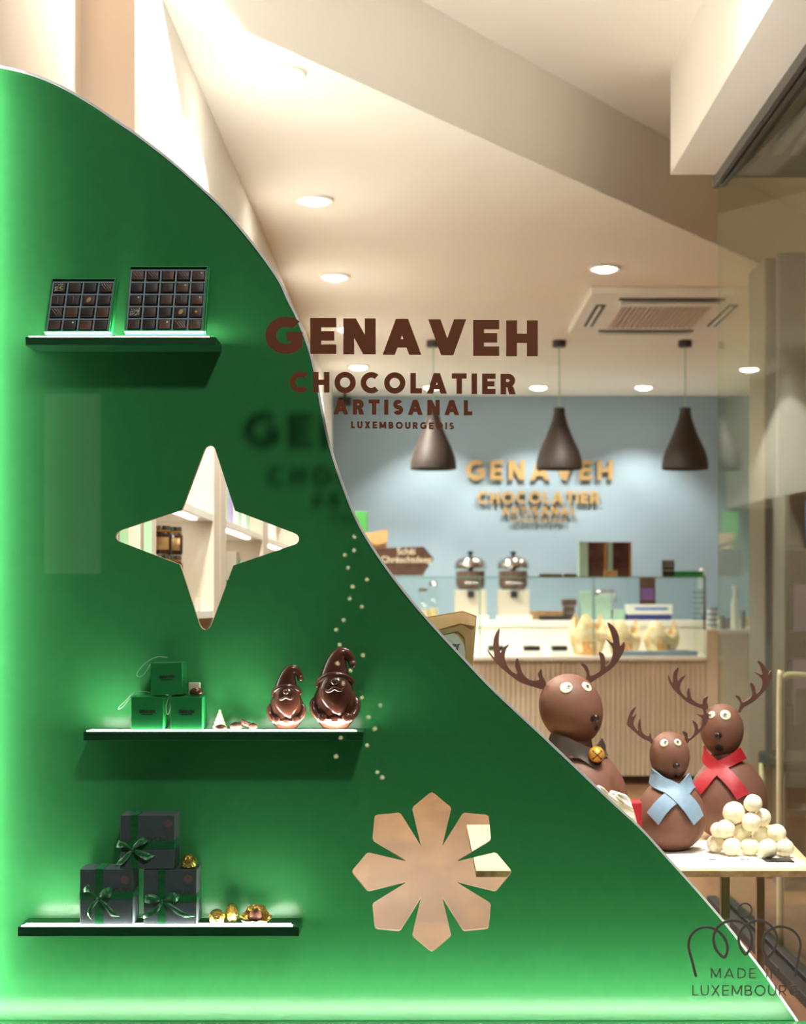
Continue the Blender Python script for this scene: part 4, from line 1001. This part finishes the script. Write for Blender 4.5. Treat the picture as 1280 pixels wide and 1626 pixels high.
pendant(888, 'brown bell-shaped pendant lamp, middle of the three')
pendant(1088, 'brown bell-shaped pendant lamp, right of the three')
# speaker in the back corner
bm = new(); q = P(547, 634, 12.3); box(bm, q.x-0.05, q.x+0.05, q.y, q.y+0.12, ZC-0.09, ZC-0.03, 0.008)
t = thing('speaker', 'small black speaker under the ceiling in the back left corner', 'speaker', base_of(bm)); obj('cabinet', bm, M['black'], t)
bx('bracket', M['black'], q.x-0.01, q.x+0.01, q.y+0.05, q.y+0.07, ZC-0.03, ZC, t)

# ------------------------------------------------------------------ brass wall sign
D = 12.468
t = thing('wall_sign', 'brass GENAVEH CHOCOLATIER ARTISANAL sign letters on the blue back wall', 'sign', P(857, 829, D))
for s_, a, b, c, d in (('GENAVEH', 740, 973.5, 730.5, 762), ('CHOCOLATIER', 758, 952, 780, 799.5), ('ARTISANAL', 796, 914, 804, 818), ('LUXEMBOURGEOIS', 811, 900, 823, 829)):
    letters(s_, a, b, c, d, D, 0.014, 0.24, M['goldsign'], t)

# ------------------------------------------------------------------ counter and glass case
DC = 11.2
xc0, xc1 = -0.30, PX(1122, DC)
t = thing('service_counter', 'long fluted beige shop counter with cream top', 'counter', ((xc0+2.2)/2, DC+0.3, 0))
ztop = PZ(1042, DC)
bm = new(); bx('body', M['fluted'], xc0, xc1, DC+0.01, DC+0.9, 0.06, ztop-0.03, t)
n = 66; wdt = (xc1-xc0)/n
bm = new()
for i in range(n):
    x = xc0+i*wdt
    vs0 = []
    for j in range(5):
        a = PI*j/4; vs0.append((x+wdt*0.12+wdt*0.76*j/4, DC+0.012-0.014*math.sin(a)))
    lo = [bm.verts.new((p_[0], p_[1], 0.06)) for p_ in vs0]; hi = [bm.verts.new((p_[0], p_[1], ztop-0.032)) for p_ in vs0]
    for j in range(4): bm.faces.new((lo[j], lo[j+1], hi[j+1], hi[j]))
obj('fluting', bm, M['fluted'], t)
bx('plinth', M['dkwood'], xc0, xc1, DC+0.06, DC+0.9, 0, 0.06, t)
bx('worktop', M['white'], xc0, xc1-0.002, DC-0.02, DC+0.9, ztop-0.03, ztop, t, 0.004)
t = thing('side_counter', 'beige side counter with white top right of the glass case', 'counter', (2.3, DC+0.4, 0))
bx('end_post', M['fluted'], xc1+0.001, xc1+0.075, DC-0.005, DC+0.45, 0.0, PZ(1000, DC), t)
bx('side_section', M['fluted'], xc1+0.076, 2.7, DC+0.02, DC+0.45, 0.06, PZ(1000, DC)-0.03, t)
bx('side_top', M['white'], xc1+0.076, 2.75, DC-0.0, DC+0.45, PZ(1000, DC)-0.03, PZ(1000, DC), t)

zsl = PZ(985, 11.75)
t = thing('service_ledge', 'long raised white ledge behind the glass case', 'ledge', ((xc0+xc1)/2, DC+0.7, ztop))
bx('ledge', M['white'], xc0, 2.70, 11.70, 12.08, zsl-0.045, zsl, t, 0.004)
bx('ledge_riser', M['white'], xc0, 2.70, 11.72, 12.06, ztop, zsl-0.046, t)
ZG = PZ(915.5, DC)
t = thing('glass_display_case', 'long clear glass display case on the fluted counter', 'display case', ((xc0+xc1)/2, DC+0.2, ztop))
bx('top_pane', M['cglass'], xc0, xc1-0.01, DC, 11.62, ZG-0.008, ZG, t)
for a, b in ((xc0, PX(761.5, DC)), (PX(762.5, DC), PX(942.5, DC)), (PX(943.5, DC), xc1-0.01)):
    bx('front_pane', M['cglass'], a, b, DC, DC+0.008, ztop+0.001, ZG-0.009, t)
bx('side_pane', M['cglass'], xc1-0.018, xc1-0.010, DC+0.009, 11.62, ztop+0.001, ZG-0.009, t)
bm = new()
for px in (762, 943): x = PX(px, DC); box(bm, x-0.004, x+0.004, DC-0.001, DC+0.012, ztop, ZG)
box(bm, xc0, xc1-0.01, DC-0.003, DC-0.0005, ZG-0.009, ZG)
obj('glass_edge', bm, M['gedge'], t)
bm = new(); x = xc1-0.012; box(bm, x-0.006, x+0.004, DC-0.006, DC+0.01, PZ(1000, DC), ZG+0.005); obj('corner_post', bm, M['darkgrey'], t)
area(((xc0+xc1)/2, 11.34, ZG-0.03), ((xc0+xc1)/2, 11.40, ztop), 5, xc1-xc0-0.1, 0.03, SOFT)  # unseen light added to brighten the inside of the glass case
# back service counter
t = thing('rear_counter', 'cream service counter along the blue back wall', 'counter', (1.0, 12.3, 0))
bx('body', M['cream'], xc0, 2.9, 12.15, 12.48, 0, zsl-0.06, t)
bx('worktop', M['white'], xc0, 2.9, 12.12, 12.49, zsl-0.06, zsl-0.02, t)

# items on the rear ledge / on top of the case
def simple(name, m, px0, px1, py0, py1, D, dep, z0, label, cat_, bev=0.003, group=None):
    bm = new(); box(bm, PX(px0, D), PX(px1, D), D, D+dep, z0, z0+(py1-py0)*D/F, bev)
    return tag(obj(name, bm, m), label, cat_, group)
def dispenser(px, label):
    D = 11.86; s = D/F; x = PX(px, D); z = zsl
    t = thing('chocolate_dispenser', label, 'drink dispenser', (x, D, z), 'hot chocolate dispensers')
    bx('base', M['cream'], x-25*s, x+25*s, D-0.08, D+0.10, z, z+48*s, t, 0.008)
    bx('drip_tray', M['white'], x-28*s, x+28*s, D-0.14, D-0.081, z, z+8*s, t, 0.004)
    bm = new(); lathe(bm, [(18*s, z+49*s), (23*s, z+54*s), (23*s, z+78*s), (0, z+79*s)], (x, D, 0), 32); obj('chocolate_fill', bm, mat('cocoa_drink', (120, 92, 82), 0.3), t, smooth=True, angle=40)
    bm = new(); lathe(bm, [(24.6*s, z+50*s), (24.6*s, z+82*s)], (x, D, 0), 32); obj('bowl', bm, M['cglass'], t, smooth=True)
    bm = new(); lathe(bm, [(25.5*s, z+82*s), (25.5*s, z+87*s), (23*s, z+93*s), (17*s, z+98*s), (9*s, z+101*s), (0, z+102*s)], (x, D, 0), 32); obj('lid', bm, M['chrome'], t, smooth=True)
    bm = new(); lathe(bm, [(2.5*s, z+101*s), (2.5*s, z+104*s), (4.5*s, z+105*s), (4.5*s, z+109*s), (0, z+109.5*s)], (x, D, 0), 16); obj('knob', bm, M['black'], t, smooth=True, angle=40)
    bm = new(); tube(bm, [(x, D, z+79*s), (x, D, z+88*s)], 4*s, 10); obj('stirrer', bm, M['black'], t)
    bx('tap', M['black'], x-5*s, x+5*s, D-0.11, D-0.081, z+36*s, z+46*s, t)
dispenser(747, 'left chrome-lidded hot chocolate dispenser with cream base')
dispenser(815, 'right chrome-lidded hot chocolate dispenser with cream base')
def window_box(px0, pxm, px1, label):
    D = 11.4; t = thing('gift_carton', label, 'box', (PX((px0+px1)/2, D), D+0.06, ZG+0.0005), 'mint cartons on the glass case')
    z1 = ZG+0.0005+56*D/F
    bx('side_panel', M['mint'], PX(px0, D), PX(pxm, D), D+0.001, D+0.12, ZG+0.0005, z1, t)
    bx('window_panel', mat('figure_window', (92, 62, 54), 0.3, c2=(60, 34, 30), scale=12), PX(pxm, D), PX(px1-4, D), D, D+0.12, ZG+0.0005, z1-0.003, t)
    bx('frame', mat('gold_frame', (170, 120, 60), 0.4), PX(px1-4, D), PX(px1, D), D-0.001, D+0.12, ZG+0.0005, z1, t)
window_box(920, 934, 963, 'left mint carton with dark window standing on the glass case')
window_box(965, 973, 1003, 'right mint carton with dark window standing on the glass case')
simple('price_block', M['wood'], 960, 981, 904, 914, 11.3, 0.03, ZG+0.0005, 'small pale wooden price block before the mint cartons', 'price block')
simple('chocolate_bar', M['dkwood'], 857, 890, 909, 914, 11.35, 0.05, ZG+0.0005, 'flat brown chocolate slab lying left on the glass case', 'chocolate', 0.003, 'chocolates on the glass case')
simple('chocolate_bar', M['bonbon'], 869, 893, 905, 910, 11.42, 0.05, ZG+0.0005, 'thicker dark chocolate slab behind the flat one on the case', 'chocolate', 0.003, 'chocolates on the glass case')
simple('chocolate_bar', M['dkwood'], 896, 916, 909, 914, 11.35, 0.05, ZG+0.0005, 'short brown chocolate slab right beside the mint carton', 'chocolate', 0.003, 'chocolates on the glass case')
t = thing('chalk_sign', 'small black chalk sign beside the green box on the case', 'sign', (PX(1061, 11.3), 11.3, ZG+0.0005))
bx('board', M['black'], PX(1052, 11.3), PX(1071, 11.3), 11.3, 11.32, ZG+0.0005, ZG+0.0005+26*11.3/F, t)
bm = new()
for i, yy in enumerate((893, 898, 905)):
    for j in range(3): x = PX(1054.5+j*5, 11.3); box(bm, x, x+0.015, 11.298, 11.2999, PZ(yy+1.2, 11.3), PZ(yy, 11.3))
obj('chalk_writing', bm, M['tag'], t)
simple('green_carton', M['boxgreen'], 1071, 1117, 906, 915, 11.3, 0.2, ZG+0.0005, 'flat bright green carton at the right end of the glass case', 'box')
t = thing('sauce_bottle', 'white squeeze bottle behind the right corner of the glass case', 'bottle', (PX(1123, 11.8), 12.03, zsl))
s = 11.8/F; bm = new(); lathe(bm, [(0, 0), (5.5*s, 0), (5.5*s, 70*s), (5*s, 78*s), (2*s, 84*s), (0, 84*s)], (PX(1123, 11.8), 12.03, zsl), 20); obj('bottle_body', bm, M['white'], t, smooth=True, angle=50)
# brown arrow sign with writing on the case
D = 11.3; t = thing('arrow_sign', 'brown arrow-shaped sign with cream writing on the glass case', 'sign', (PX(650, D), D, ZG+0.0005))
bm = new(); outline(bm, [(PX(a, D), max(ZG+0.0006, PZ(b, D))) for a, b in ((560, 914), (560, 872), (673, 868), (689, 887), (676, 906), (672, 914))], D, D+0.02); obj('board', bm, M['dkwood'], t)
text_plate('writing', 'Schéi', M['eye'], t, PX(645, D), D-0.002, PZ(876, D), 0.062)
text_plate('writing', 'Chrëschtdeeg', M['eye'], t, PX(645, D), D-0.002, PZ(889, D), 0.062)
# kraft bag and green carton near the left end of the case
D = 11.35; t = thing('kraft_bag', 'blurred kraft paper bag standing on the left end of the case', 'paper bag', (PX(595, D), D+0.06, ZG+0.0005))
bm = new(); box(bm, PX(572, D), PX(614, D), D, D+0.14, ZG+0.0005, PZ(852, D), 0.01); obj('bag_body', bm, M['kraft'], t, smooth=True, angle=40)
bm = new(); outline(bm, [(PX(a, D), PZ(b, D)) for a, b in ((572, 856), (571, 845), (590, 846), (610, 841), (616, 843), (614, 862), (598, 866))], D-0.012, D+0.02); obj('folded_top', bm, M['kraft'], t)
simple('tall_green_carton', mat('mid_green_card', (66, 150, 66), 0.5), 555, 583, 810, 914, 11.5, 0.1, ZG+0.0005, 'tall green carton behind the kraft bag by the panel edge', 'box')
# jars of glass on the ledge at left
def jar_glass(px, D, rr, h, label):
    s = D/F; x = PX(px, D); t = thing('glass_jar', label, 'jar', (x, D, zsl), 'glass jars on the rear ledge')
    bm = new(); lathe(bm, [(0, zsl), (rr*s, zsl), (rr*s, zsl+h*.8*s), (rr*.7*s, zsl+h*.9*s)], (x, D, 0), 24); obj('jar_body', bm, M['cglass'], t, smooth=True, angle=50)
    bm = new(); lathe(bm, [(0, 0), (rr*.8*s, 0), (rr*.8*s, h*.12*s), (0, h*.12*s)], (x, D, zsl+h*.9*s), 24); obj('lid', bm, M['chrome'], t, smooth=True, angle=50)
    bm = new(); lathe(bm, [(0, 0.002), (rr*.92*s, 0.002), (rr*.92*s, h*.3*s), (0, h*.34*s)], (x, D, zsl), 24); obj('sweets', bm, M['sheer'], t, smooth=True, angle=50)
jar_glass(672, 11.85, 9, 50, 'left clear glass jar of sweets behind the case front')
jar_glass(688, 11.85, 8, 60, 'clear glass jar nearest the left dispenser')
simple('blue_label_box', M['blue'], 640, 649, 927, 943, 11.9, 0.05, zsl, 'small blue labelled box beside the glass jars', 'box')
simple('pale_board', M['wood'], 840, 900, 966, 984, 12.2, 0.03, zsl-0.0199, 'long pale board leaning low behind the chocolate trays', 'board')
simple('chocolate_tray', M['black'], 857, 905, 974, 981, 11.75, 0.12, zsl, 'dark slatted chocolate tray in the glass case', 'tray')
for i, (a, b) in enumerate(((895, 915), (896, 914), (894, 917))):
    zz = zsl+i*0.052; bm = new(); box(bm, PX(a, 11.84), PX(b, 11.84), 11.88, 11.98, zz, zz+0.048, 0.006)
    tag(obj('truffle_box', bm, M['dkwood'] if i else M['bonbon2']), ['dark brown box at the foot of the small brown stack', 'middle box of the small brown stack in the case', 'top box of the small brown stack in the case'][i], 'box', 'stack of brown boxes')
simple('mint_bag', M['mint'], 922, 940, 939, 985, 11.9, 0.1, zsl, 'mint bag left of the glass joint in the case', 'bag', 0.006, 'mint packages in the case')
simple('mint_bag', M['mint'], 945, 971, 946, 985, 11.9, 0.1, zsl, 'mint bag right of the glass joint in the case', 'bag', 0.006, 'mint packages in the case')
simple('mint_bag', M['mint'], 973, 993, 968, 985, 11.9, 0.1, zsl, 'low mint package beside the blue and white box', 'bag', 0.006, 'mint packages in the case')
t = thing('water_tap', 'white angled water tap behind the mint bags', 'tap', (PX(950, 12.25), 12.25, zsl-0.02))
bm = new(); D = 12.25; tube(bm, [(PX(947, D), D, zsl-0.02), (PX(947, D), D, PZ(940, D))], 0.02, 12); tube(bm, [(PX(946, D), D, PZ(940, D)), (PX(975, D), D, PZ(940, D)), (PX(975, D), D, PZ(955, D))], 0.018, 12); obj('spout', bm, M['chrome'], t, smooth=True, angle=50)
t = thing('picture_card', 'dark card with a pink and purple picture standing in the case', 'card', (PX(1028, 12.2), 12.2, zsl-0.02))
bx('card', M['dkwood'], PX(1016, 12.2), PX(1041, 12.2), 12.2, 12.22, zsl-0.02, PZ(918, 12.2), t)
bx('picture', M['purple'], PX(1018, 12.2), PX(1039, 12.2), 12.197, 12.1999, PZ(953, 12.2), PZ(934, 12.2), t)
t = thing('wafer_carton', 'white carton with dark blue lower band in the case', 'box', (PX(1032, 11.85), 11.9, zsl))
bx('lower_band', M['dkblue'], PX(996, 11.85), PX(1066, 11.85), 11.85, 11.98, zsl, zsl+9*11.85/F, t)
bx('carton', M['white'], PX(995, 11.85), PX(1068, 11.85), 11.85, 11.98, zsl+9*11.85/F, zsl+25*11.85/F, t, 0.004)
bx('printed_stripe', M['blue'], PX(1008, 11.85), PX(1060, 11.85), 11.846, 11.8499, zsl+16*11.85/F, zsl+20*11.85/F, t)
def cup_stack(px, D, r, n, z, m, label, step=0.019):
    s = D/F; x = PX(px, D); t = thing('cup_stack', label, 'cups', (x, D, z), 'stacks of cups')
    for i in range(n):
        bm = new(); z_ = z+i*step; k = 1+0.03*(i % 2)
        lathe(bm, [(0, 0), (r*s*.8*k, 0), (r*s*k, step*0.9), (r*s*.95*k, step*0.92), (0, step*.9)], (x, D, z_), 20); obj('cup', bm, m[i % len(m)], t, smooth=True, angle=40)
cup_stack(1111, 11.8, 11, 12, zsl, [M['darkgrey'], M['tray']], 'tall stack of grey cups at right end of the case')
cup_stack(1131, 11.45, 9, 8, PZ(1000, DC), [M['white'], M['tray']], 'stack of white cups beside the case corner post')
# white trays with dark tags at the front of the case
for i, (a, b) in enumerate(((776, 802), (833, 860), (878, 903))):
    D = 11.35; t = thing('praline_tray', ['left', 'middle', 'right'][i]+' white praline tray with dark row under the case glass', 'tray', (PX((a+b)/2, D), D+0.03, ztop), 'white praline trays')
    bx('tray', M['white'], PX(a-3, D), PX(b+3, D), D, D+0.22, ztop, ztop+0.03, t, 0.004)
    bm = new()
    for j in range(5): x = PX(a+(b-a)*j/5, D); box(bm, x, x+0.017, D+0.02+0.0*j, D+0.19, ztop+0.03, ztop+0.066, 0.004)
    ch = obj('praline_row', bm, M['bonbon3'], t)
# cellophane wrapped baskets
def basket(px, w_, h_, D, seed, label, peaks):
    rnd = random.Random(seed); s = D/F; x = PX(px, D); z = ztop
    t = thing('gift_basket', label, 'gift basket', (x, D, z), 'cellophane gift baskets on the counter')
    bm = new(); lathe(bm, [(0, 0), (w_*.36*s, 0), (w_*.46*s, h_*.35*s), (w_*.40*s, h_*.36*s), (0, h_*.30*s)], (x, D, z), 28); obj('bowl', bm, M['orange'], t, smooth=True, angle=50)
    for k in range(9):
        a = rnd.uniform(0, 2*PI); bm = new(); ell(bm, (x+math.cos(a)*w_*.22*s, D+math.sin(a)*w_*.2*s, z+h_*.42*s), 0.032, 0.032, 0.03, None, 14, 10)
        obj('sweet', bm, M['orange'] if k % 2 else M['eye'], t, smooth=True)
    bm = new(); N = 40; rings = []
    for j in range(9):
        f = j/8; row = []
        for i in range(N):
            a = 2*PI*i/N; rr = w_*.5*s*(0.82+0.35*math.sin(f*PI*.9))*(1+0.05*math.sin(9*a+j))
            pk = 0.25+0.85*max(math.cos((a-p_)*1.5) for p_ in peaks)**2
            row.append(bm.verts.new((x+rr*math.cos(a)*(1 if f < .8 else .93), D+rr*math.sin(a)*.8, z+0.002+h_*s*f*(1 if f < .5 else (.5+(f-.5)*pk*1.0)/f*1.0))))
        rings.append(row)
    for A_, B_ in zip(rings, rings[1:]):
        for i in range(N): bm.faces.new((A_[i], A_[(i+1) % N], B_[(i+1) % N], B_[i]))
    obj('cellophane', bm, M['sheer'], t, smooth=True)
basket(933, 50, 62, 11.45, 1, 'left cellophane-wrapped gift basket on the counter', (0.3, 2.6))
basket(991, 45, 54, 11.45, 2, 'middle cellophane-wrapped gift basket on the counter', (0.2, 2.9))
basket(1050, 48, 52, 11.45, 3, 'right cellophane-wrapped gift basket with a raised corner', (0.1, 3.9))
simple('blue_napkin_box', mat('dusty_blue', (120, 150, 160), 0.5), 1062, 1094, 1017, 1026, 11.32, 0.05, ztop, 'small dusty blue box beside the right gift basket', 'box')
simple('grey_tray', M['tray'], 985, 1108, 1033, 1041, 11.24, 0.05, ztop, 'long low grey tray along the counter front edge', 'tray')

# items right of the case, seen through the partition
zr = PZ(1000, DC)
t = thing('cake_dome', 'clear glass cake dome on the side counter behind the partition', 'cake dome', (PX(1195, 11.5), 11.5, zr))
s = 11.5/F; x = PX(1195, 11.5)
bm = new(); lathe(bm, [(0, 0), (20*s, 0), (22*s, 4*s), (0, 4*s)], (x, 11.5, zr), 28); obj('plate', bm, M['white'], t, smooth=True, angle=40)
bm = new(); lathe(bm, [(20*s, 4*s), (20*s, 24*s), (15*s, 36*s), (7*s, 42*s), (0, 43*s)], (x, 11.5, zr), 28); obj('dome', bm, M['cglass'], t, smooth=True)
bm = new(); ell(bm, (x, 11.5, zr+47*s), 4*s, 4*s, 4*s, None, 16, 12); obj('knob', bm, M['chrome'], t, smooth=True)
bm = new(); lathe(bm, [(0, 4*s), (14*s, 4*s), (14*s, 18*s), (0, 19*s)], (x, 11.5, zr), 24); obj('cake', bm, M['kraft'], t, smooth=True, angle=40)
t = thing('milk_bottle', 'white bottle left of the glass cake dome', 'bottle', (PX(1167, 11.6), 11.6, zr)); s = 11.6/F
bm = new(); lathe(bm, [(0, 0), (6*s, 0), (6*s, 40*s), (3*s, 52*s), (3*s, 62*s), (5*s, 63*s), (5*s, 68*s), (0, 69*s)], (PX(1167, 11.6), 11.6, zr), 20); obj('bottle_body', bm, M['white'], t, smooth=True, angle=50)
for i, (px, h) in enumerate(((1147, 22), (1155, 18), (1180, 30))):
    s = 11.3/F; bm = new(); lathe(bm, [(0, 0), (4*s, 0), (4.5*s, h*s), (4*s, h*s), (3.5*s, 2*s), (0, 2*s)], (PX(px, 11.3), 11.3, zr), 18)
    tag(obj('drinking_glass', bm, M['chrome'], smooth=True, angle=50), ['left shiny cup beside the partition edge', 'short shiny cup second from the partition edge', 'taller shiny cup before the cake dome'][i], 'cup', 'shiny cups on the side counter')
t = thing('coffee_machine', 'black coffee machine before the taupe pillar', 'coffee machine', (PX(1232, 11.0), 11.0, 0.0)); s = 11.0/F
bx('stand', M['cream'], PX(1205, 11.0), PX(1262, 11.0), 10.9, 11.15, 0, zr-0.02, t)
bx('body', M['black'], PX(1208, 11.0), PX(1246, 11.0), 10.92, 11.14, zr-0.02, zr+120*s, t, 0.02)
bx('drip_tray', M['chrome'], PX(1212, 11.0), PX(1242, 11.0), 10.905, 10.919, zr+6*s, zr+14*s, t)
# product stand beside the partition
t = thing('product_stand', 'dark narrow product stand against the taupe pillar', 'shelf', (1.66, 7.2, 0))
for z_ in (0.35, 0.80, 1.12, 1.50): bx('board', M['darkgrey'], 1.585, 1.93, 7.08, 7.32, z_-0.02, z_, t)
for x_ in (1.58, 1.932): bx('upright', M['darkgrey'], x_-0.006, x_+0.004, 7.08, 7.32, 0, 1.72, t)
def onst(name, m, x0, x1, z0, z1, label, c='box', g=None): 
    bm = new(); box(bm, x0, x1, 7.12, 7.24, z0, z1, 0.004); return tag(obj(name, bm, m), label, c, g)
onst('blue_poster_box', M['blue'], 1.70, 1.90, 1.501, 1.70, 'blue picture box on the top board of the dark stand')
onst('lilac_bag', M['lilac'], 1.62, 1.70, 1.121, 1.33, 'lilac bag on the dark stand')
onst('red_carton', M['redscarf'], 1.75, 1.83, 1.121, 1.21, 'small red carton right of the lilac bag on the stand')
onst('green_bag', M['boxgreen'], 1.85, 1.92, 1.121, 1.31, 'bright green bag at the right edge of the stand', 'bag')
onst('white_carton', M['lilac'], 1.62, 1.72, 0.801, 1.0, 'pale violet carton on the second board of the stand')
onst('navy_carton', M['dkblue'], 1.76, 1.88, 0.801, 1.02, 'navy carton on the second board of the stand')
# tubular chair beyond the glass
t = thing('tubular_chair', 'beige tubular chair behind the glass partition', 'chair', (1.55, 5.3, ZP-0.02))
D = 5.1
bm = new(); x0, x1 = PX(1239, D), PX(1239, D)+0.36
zt2 = PZ(1072, D); tube(bm, cat([(x0, D, ZP-0.02), (x0, D, zt2-0.06), (x0+0.01, D, zt2-0.015), (x0+0.05, D, zt2), (x1-0.05, D+0.05, zt2-0.03), (x1, D+0.05, zt2-0.09), (x1, D+0.05, ZP-0.02)], 5, closed=False), 0.011, 12); obj('frame', bm, M['beigeframe'], t, smooth=True)
bx('seat', M['black'], x0+0.012, x1-0.012, D+0.02, D+0.40, PZ(1230, D), PZ(1230, D)+0.04, t, 0.01)
bx('backrest', M['darkgrey'], x0+0.05, x1-0.05, D+0.02, D+0.035, zt2-0.16, zt2-0.04, t, 0.004)
for x_ in (x0+0.02, x1-0.02):
    bm = new(); tube(bm, [(x_, D+0.38, ZP-0.02), (x_, D+0.36, PZ(1230, D))], 0.011, 10); obj('leg', bm, M['beigeframe'], t, smooth=True)

# ------------------------------------------------------------------ recessed shelving in the left wall
ups = [(5.32, 5.66), (6.98, 7.22), (9.05, 9.40), (10.9, 11.2)]
bays = [(4.16, 5.32), (5.66, 6.98), (7.22, 9.05)]
for i, (a, b) in enumerate(ups):
    bm = new(); box(bm, XL-0.348, XL, a, (a+b)/2-0.004, 0, 1.969); box(bm, XL-0.348, XL-0.012, (a+b)/2-0.004, (a+b)/2+0.004, 0, 1.969); box(bm, XL-0.348, XL, (a+b)/2+0.004, b, 0, 1.969)
    tag(obj('shelving_upright', bm, M['cream']), ['first cream upright of the wall shelving seen through the star', 'second cream upright of the wall shelving', 'third cream upright of the wall shelving', 'farthest cream upright of the wall shelving'][i], 'shelving', 'uprights of the wall shelving')
zl1, zl2 = H-0.03, H+0.283
for i, (a, b) in enumerate(bays):
    for z_, nm in ((zl2, 'upper'), (zl1, 'lower')):
        t = thing('wall_shelf', f'{nm} cream shelf in the {["nearest","middle","farthest"][i]} bay of the left wall', 'shelf', (XL-0.17, (a+b)/2, z_-0.02), 'cream shelves in the left wall')
        bx('board', M['white'], XL-0.348, XL-0.002, a+0.001, b-0.001, z_-0.022, z_, t)
        if nm == 'upper':
            y0, y1 = [(4.6, 5.12), (5.85, 6.7), (7.5, 8.4)][i]
            l = bx('light_strip', M['ledwarm'], XL-0.045, XL-0.028, y0, y1, z_-0.028, z_-0.0222, t)
            spot((XL-0.05, y1+0.02, z_-0.045), (XL-0.30, y1+0.25, z_-0.4), 0.5, 150, 0.8, SOFT, 0.02)
# jars stacked in the nearest bay
def spread_jar(x, y, z, label):
    t = thing('spread_jar', label, 'jar', (x, y, z), 'jars of chocolate spread')
    bm = new(); lathe(bm, [(0, 0), (0.027, 0), (0.029, 0.006), (0.029, 0.055), (0.024, 0.063), (0, 0.063)], (x, y, z), 28); obj('jar_body', bm, M['jar'], t, smooth=True, angle=50)
    bm = new(); lathe(bm, [(0, 0.0635), (0.0255, 0.0635), (0.0255, 0.0675), (0, 0.0675)], (x, y, z), 28); obj('orange_band', bm, M['bell'], t, smooth=True, angle=50)
    bm = new(); lathe(bm, [(0, 0.068), (0.026, 0.068), (0.026, 0.080), (0, 0.081)], (x, y, z), 28); obj('lid', bm, M['chrome'], t, smooth=True, angle=50)
    bm = new(); A_ = []; B_ = []
    for i in range(9):
        a = -PI/2-0.9+1.8*i/8; A_.append((x+0.0296*math.cos(a), y+0.0296*math.sin(a), z+0.012)); B_.append((x+0.0296*math.cos(a), y+0.0296*math.sin(a), z+0.048))
    strip(bm, A_, B_, 0.0004); obj('jar_label', bm, M['kraft'], t, smooth=True)
for j, xx in enumerate((PX(256.5, 4.62), PX(273, 4.68))):
    for k_ in range(3):
        spread_jar(xx, 4.62+0.075*j, zl1+k_*0.0815, f'chocolate spread jar, {["bottom", "middle", "top"][k_]} of the {["left", "right"][j]} stack inside the star')
bm = new(); q = P(314, 966, 4.95); box(bm, q.x-0.008, q.x+0.008, 4.95, 4.955, zl1, zl1+0.042)
tag(obj('price_tag', bm, M['tag']), 'small upright white price tag on the shelf inside the star', 'price tag')
# packages on upper shelf of middle bay
cols = [M['blue'], M['tag'], M['mint'], M['lilac'], M['tag'], M['mint'], M['tag'], M['mint']]
nm = ['first', 'second', 'third', 'fourth', 'fifth', 'sixth', 'seventh', 'eighth']
for i in range(8):
    y = 5.72+i*0.15; bm = new(); box(bm, XL-0.11, XL-0.04, y, y+0.05, 0, 0.16-0.008*(i % 3), 0.003)
    bm.transform(Matrix.Translation((0, 0, zl2)))
    tag(obj('leaning_package', bm, cols[i]), f'slim pastel chocolate package, {nm[i]} from the near upright on the upper shelf', 'package', 'packages on the upper wall shelf')
t = thing('ribboned_box', 'white box with green ribbon bow on the wall shelf inside the star', 'gift box', (XL-0.08, 6.27, zl1))
bx('carton', M['white'], XL-0.13, XL-0.028, 6.22, 6.32, zl1, H+0.19, t, 0.002)
bx('ribbon_band', M['boxgreen'], XL-0.132, XL-0.026, 6.218, 6.322, H+0.06, H+0.082, t)
bm = new()
for k_ in range(5): ell(bm, (XL-0.035+0.02*math.cos(k_*1.3), 6.38+0.03*math.sin(k_*1.3), H+0.12+0.016*(k_ % 3)), 0.026, 0.012, 0.018, Matrix.Rotation(k_, 4, 'Y'), 14, 10)
obj('bow', bm, M['boxgreen'], t, smooth=True)
for i in range(3):
    bm = new(); box(bm, XL-0.15, XL-0.06, 7.35+i*0.4, 7.5+i*0.4, zl2, zl2+0.13, 0.003)
    tag(obj('cream_package', bm, M['tag']), f'cream package, {nm[i]} from the near end of the farthest wall shelf', 'package', 'cream packages on the far wall shelf')

# ------------------------------------------------------------------ Christmas tree on the pavement opposite (mirrored in the pane)
TX, TY = -0.385, -4.0; Dm = 9.6
t = thing('christmas_tree', 'small outdoor Christmas tree with warm fairy lights mirrored in the window', 'tree', (TX, TY, 0))
bm = new(); rnd = random.Random(21); zt3 = PZ(842, Dm); zb3 = PZ(1230, Dm)
for k_ in range(520):
    f = rnd.random()**0.7; z = zt3-f*(zt3-zb3); rr = 0.04+0.20*f; a = rnd.uniform(0, 2*PI); L = rr*rnd.uniform(.6, 1.0)
    p0 = Vector((TX, TY, z+0.06)); p1 = Vector((TX+L*math.cos(a), TY+L*math.sin(a), z-0.03*rnd.random()))
    tube(bm, [p0, (p0+p1)/2+Vector((0, 0, 0.01)), p1], 0.012, 5, [0.3, 1, 0.15])
obj('branches', bm, M['plant'], t)
bm = new(); tube(bm, [(TX, TY, 0), (TX, TY, zt3)], 0.03, 10, [1, 0.2]); obj('trunk', bm, M['dkwood'], t)
for k_ in range(24):
    f = 0.03+0.97*k_/23; z = zt3-f*(zt3-zb3)+rnd.uniform(-.02, .02); rr = 0.06+0.20*f; a = rnd.uniform(0.6, PI-0.6)
    bm = new(); bmesh.ops.create_icosphere(bm, subdivisions=3, radius=0.0085); bm.transform(Matrix.Translation((TX+rr*math.cos(a), TY+rr+0.02, z)))
    obj('fairy_light', bm, M['bulb'], t)
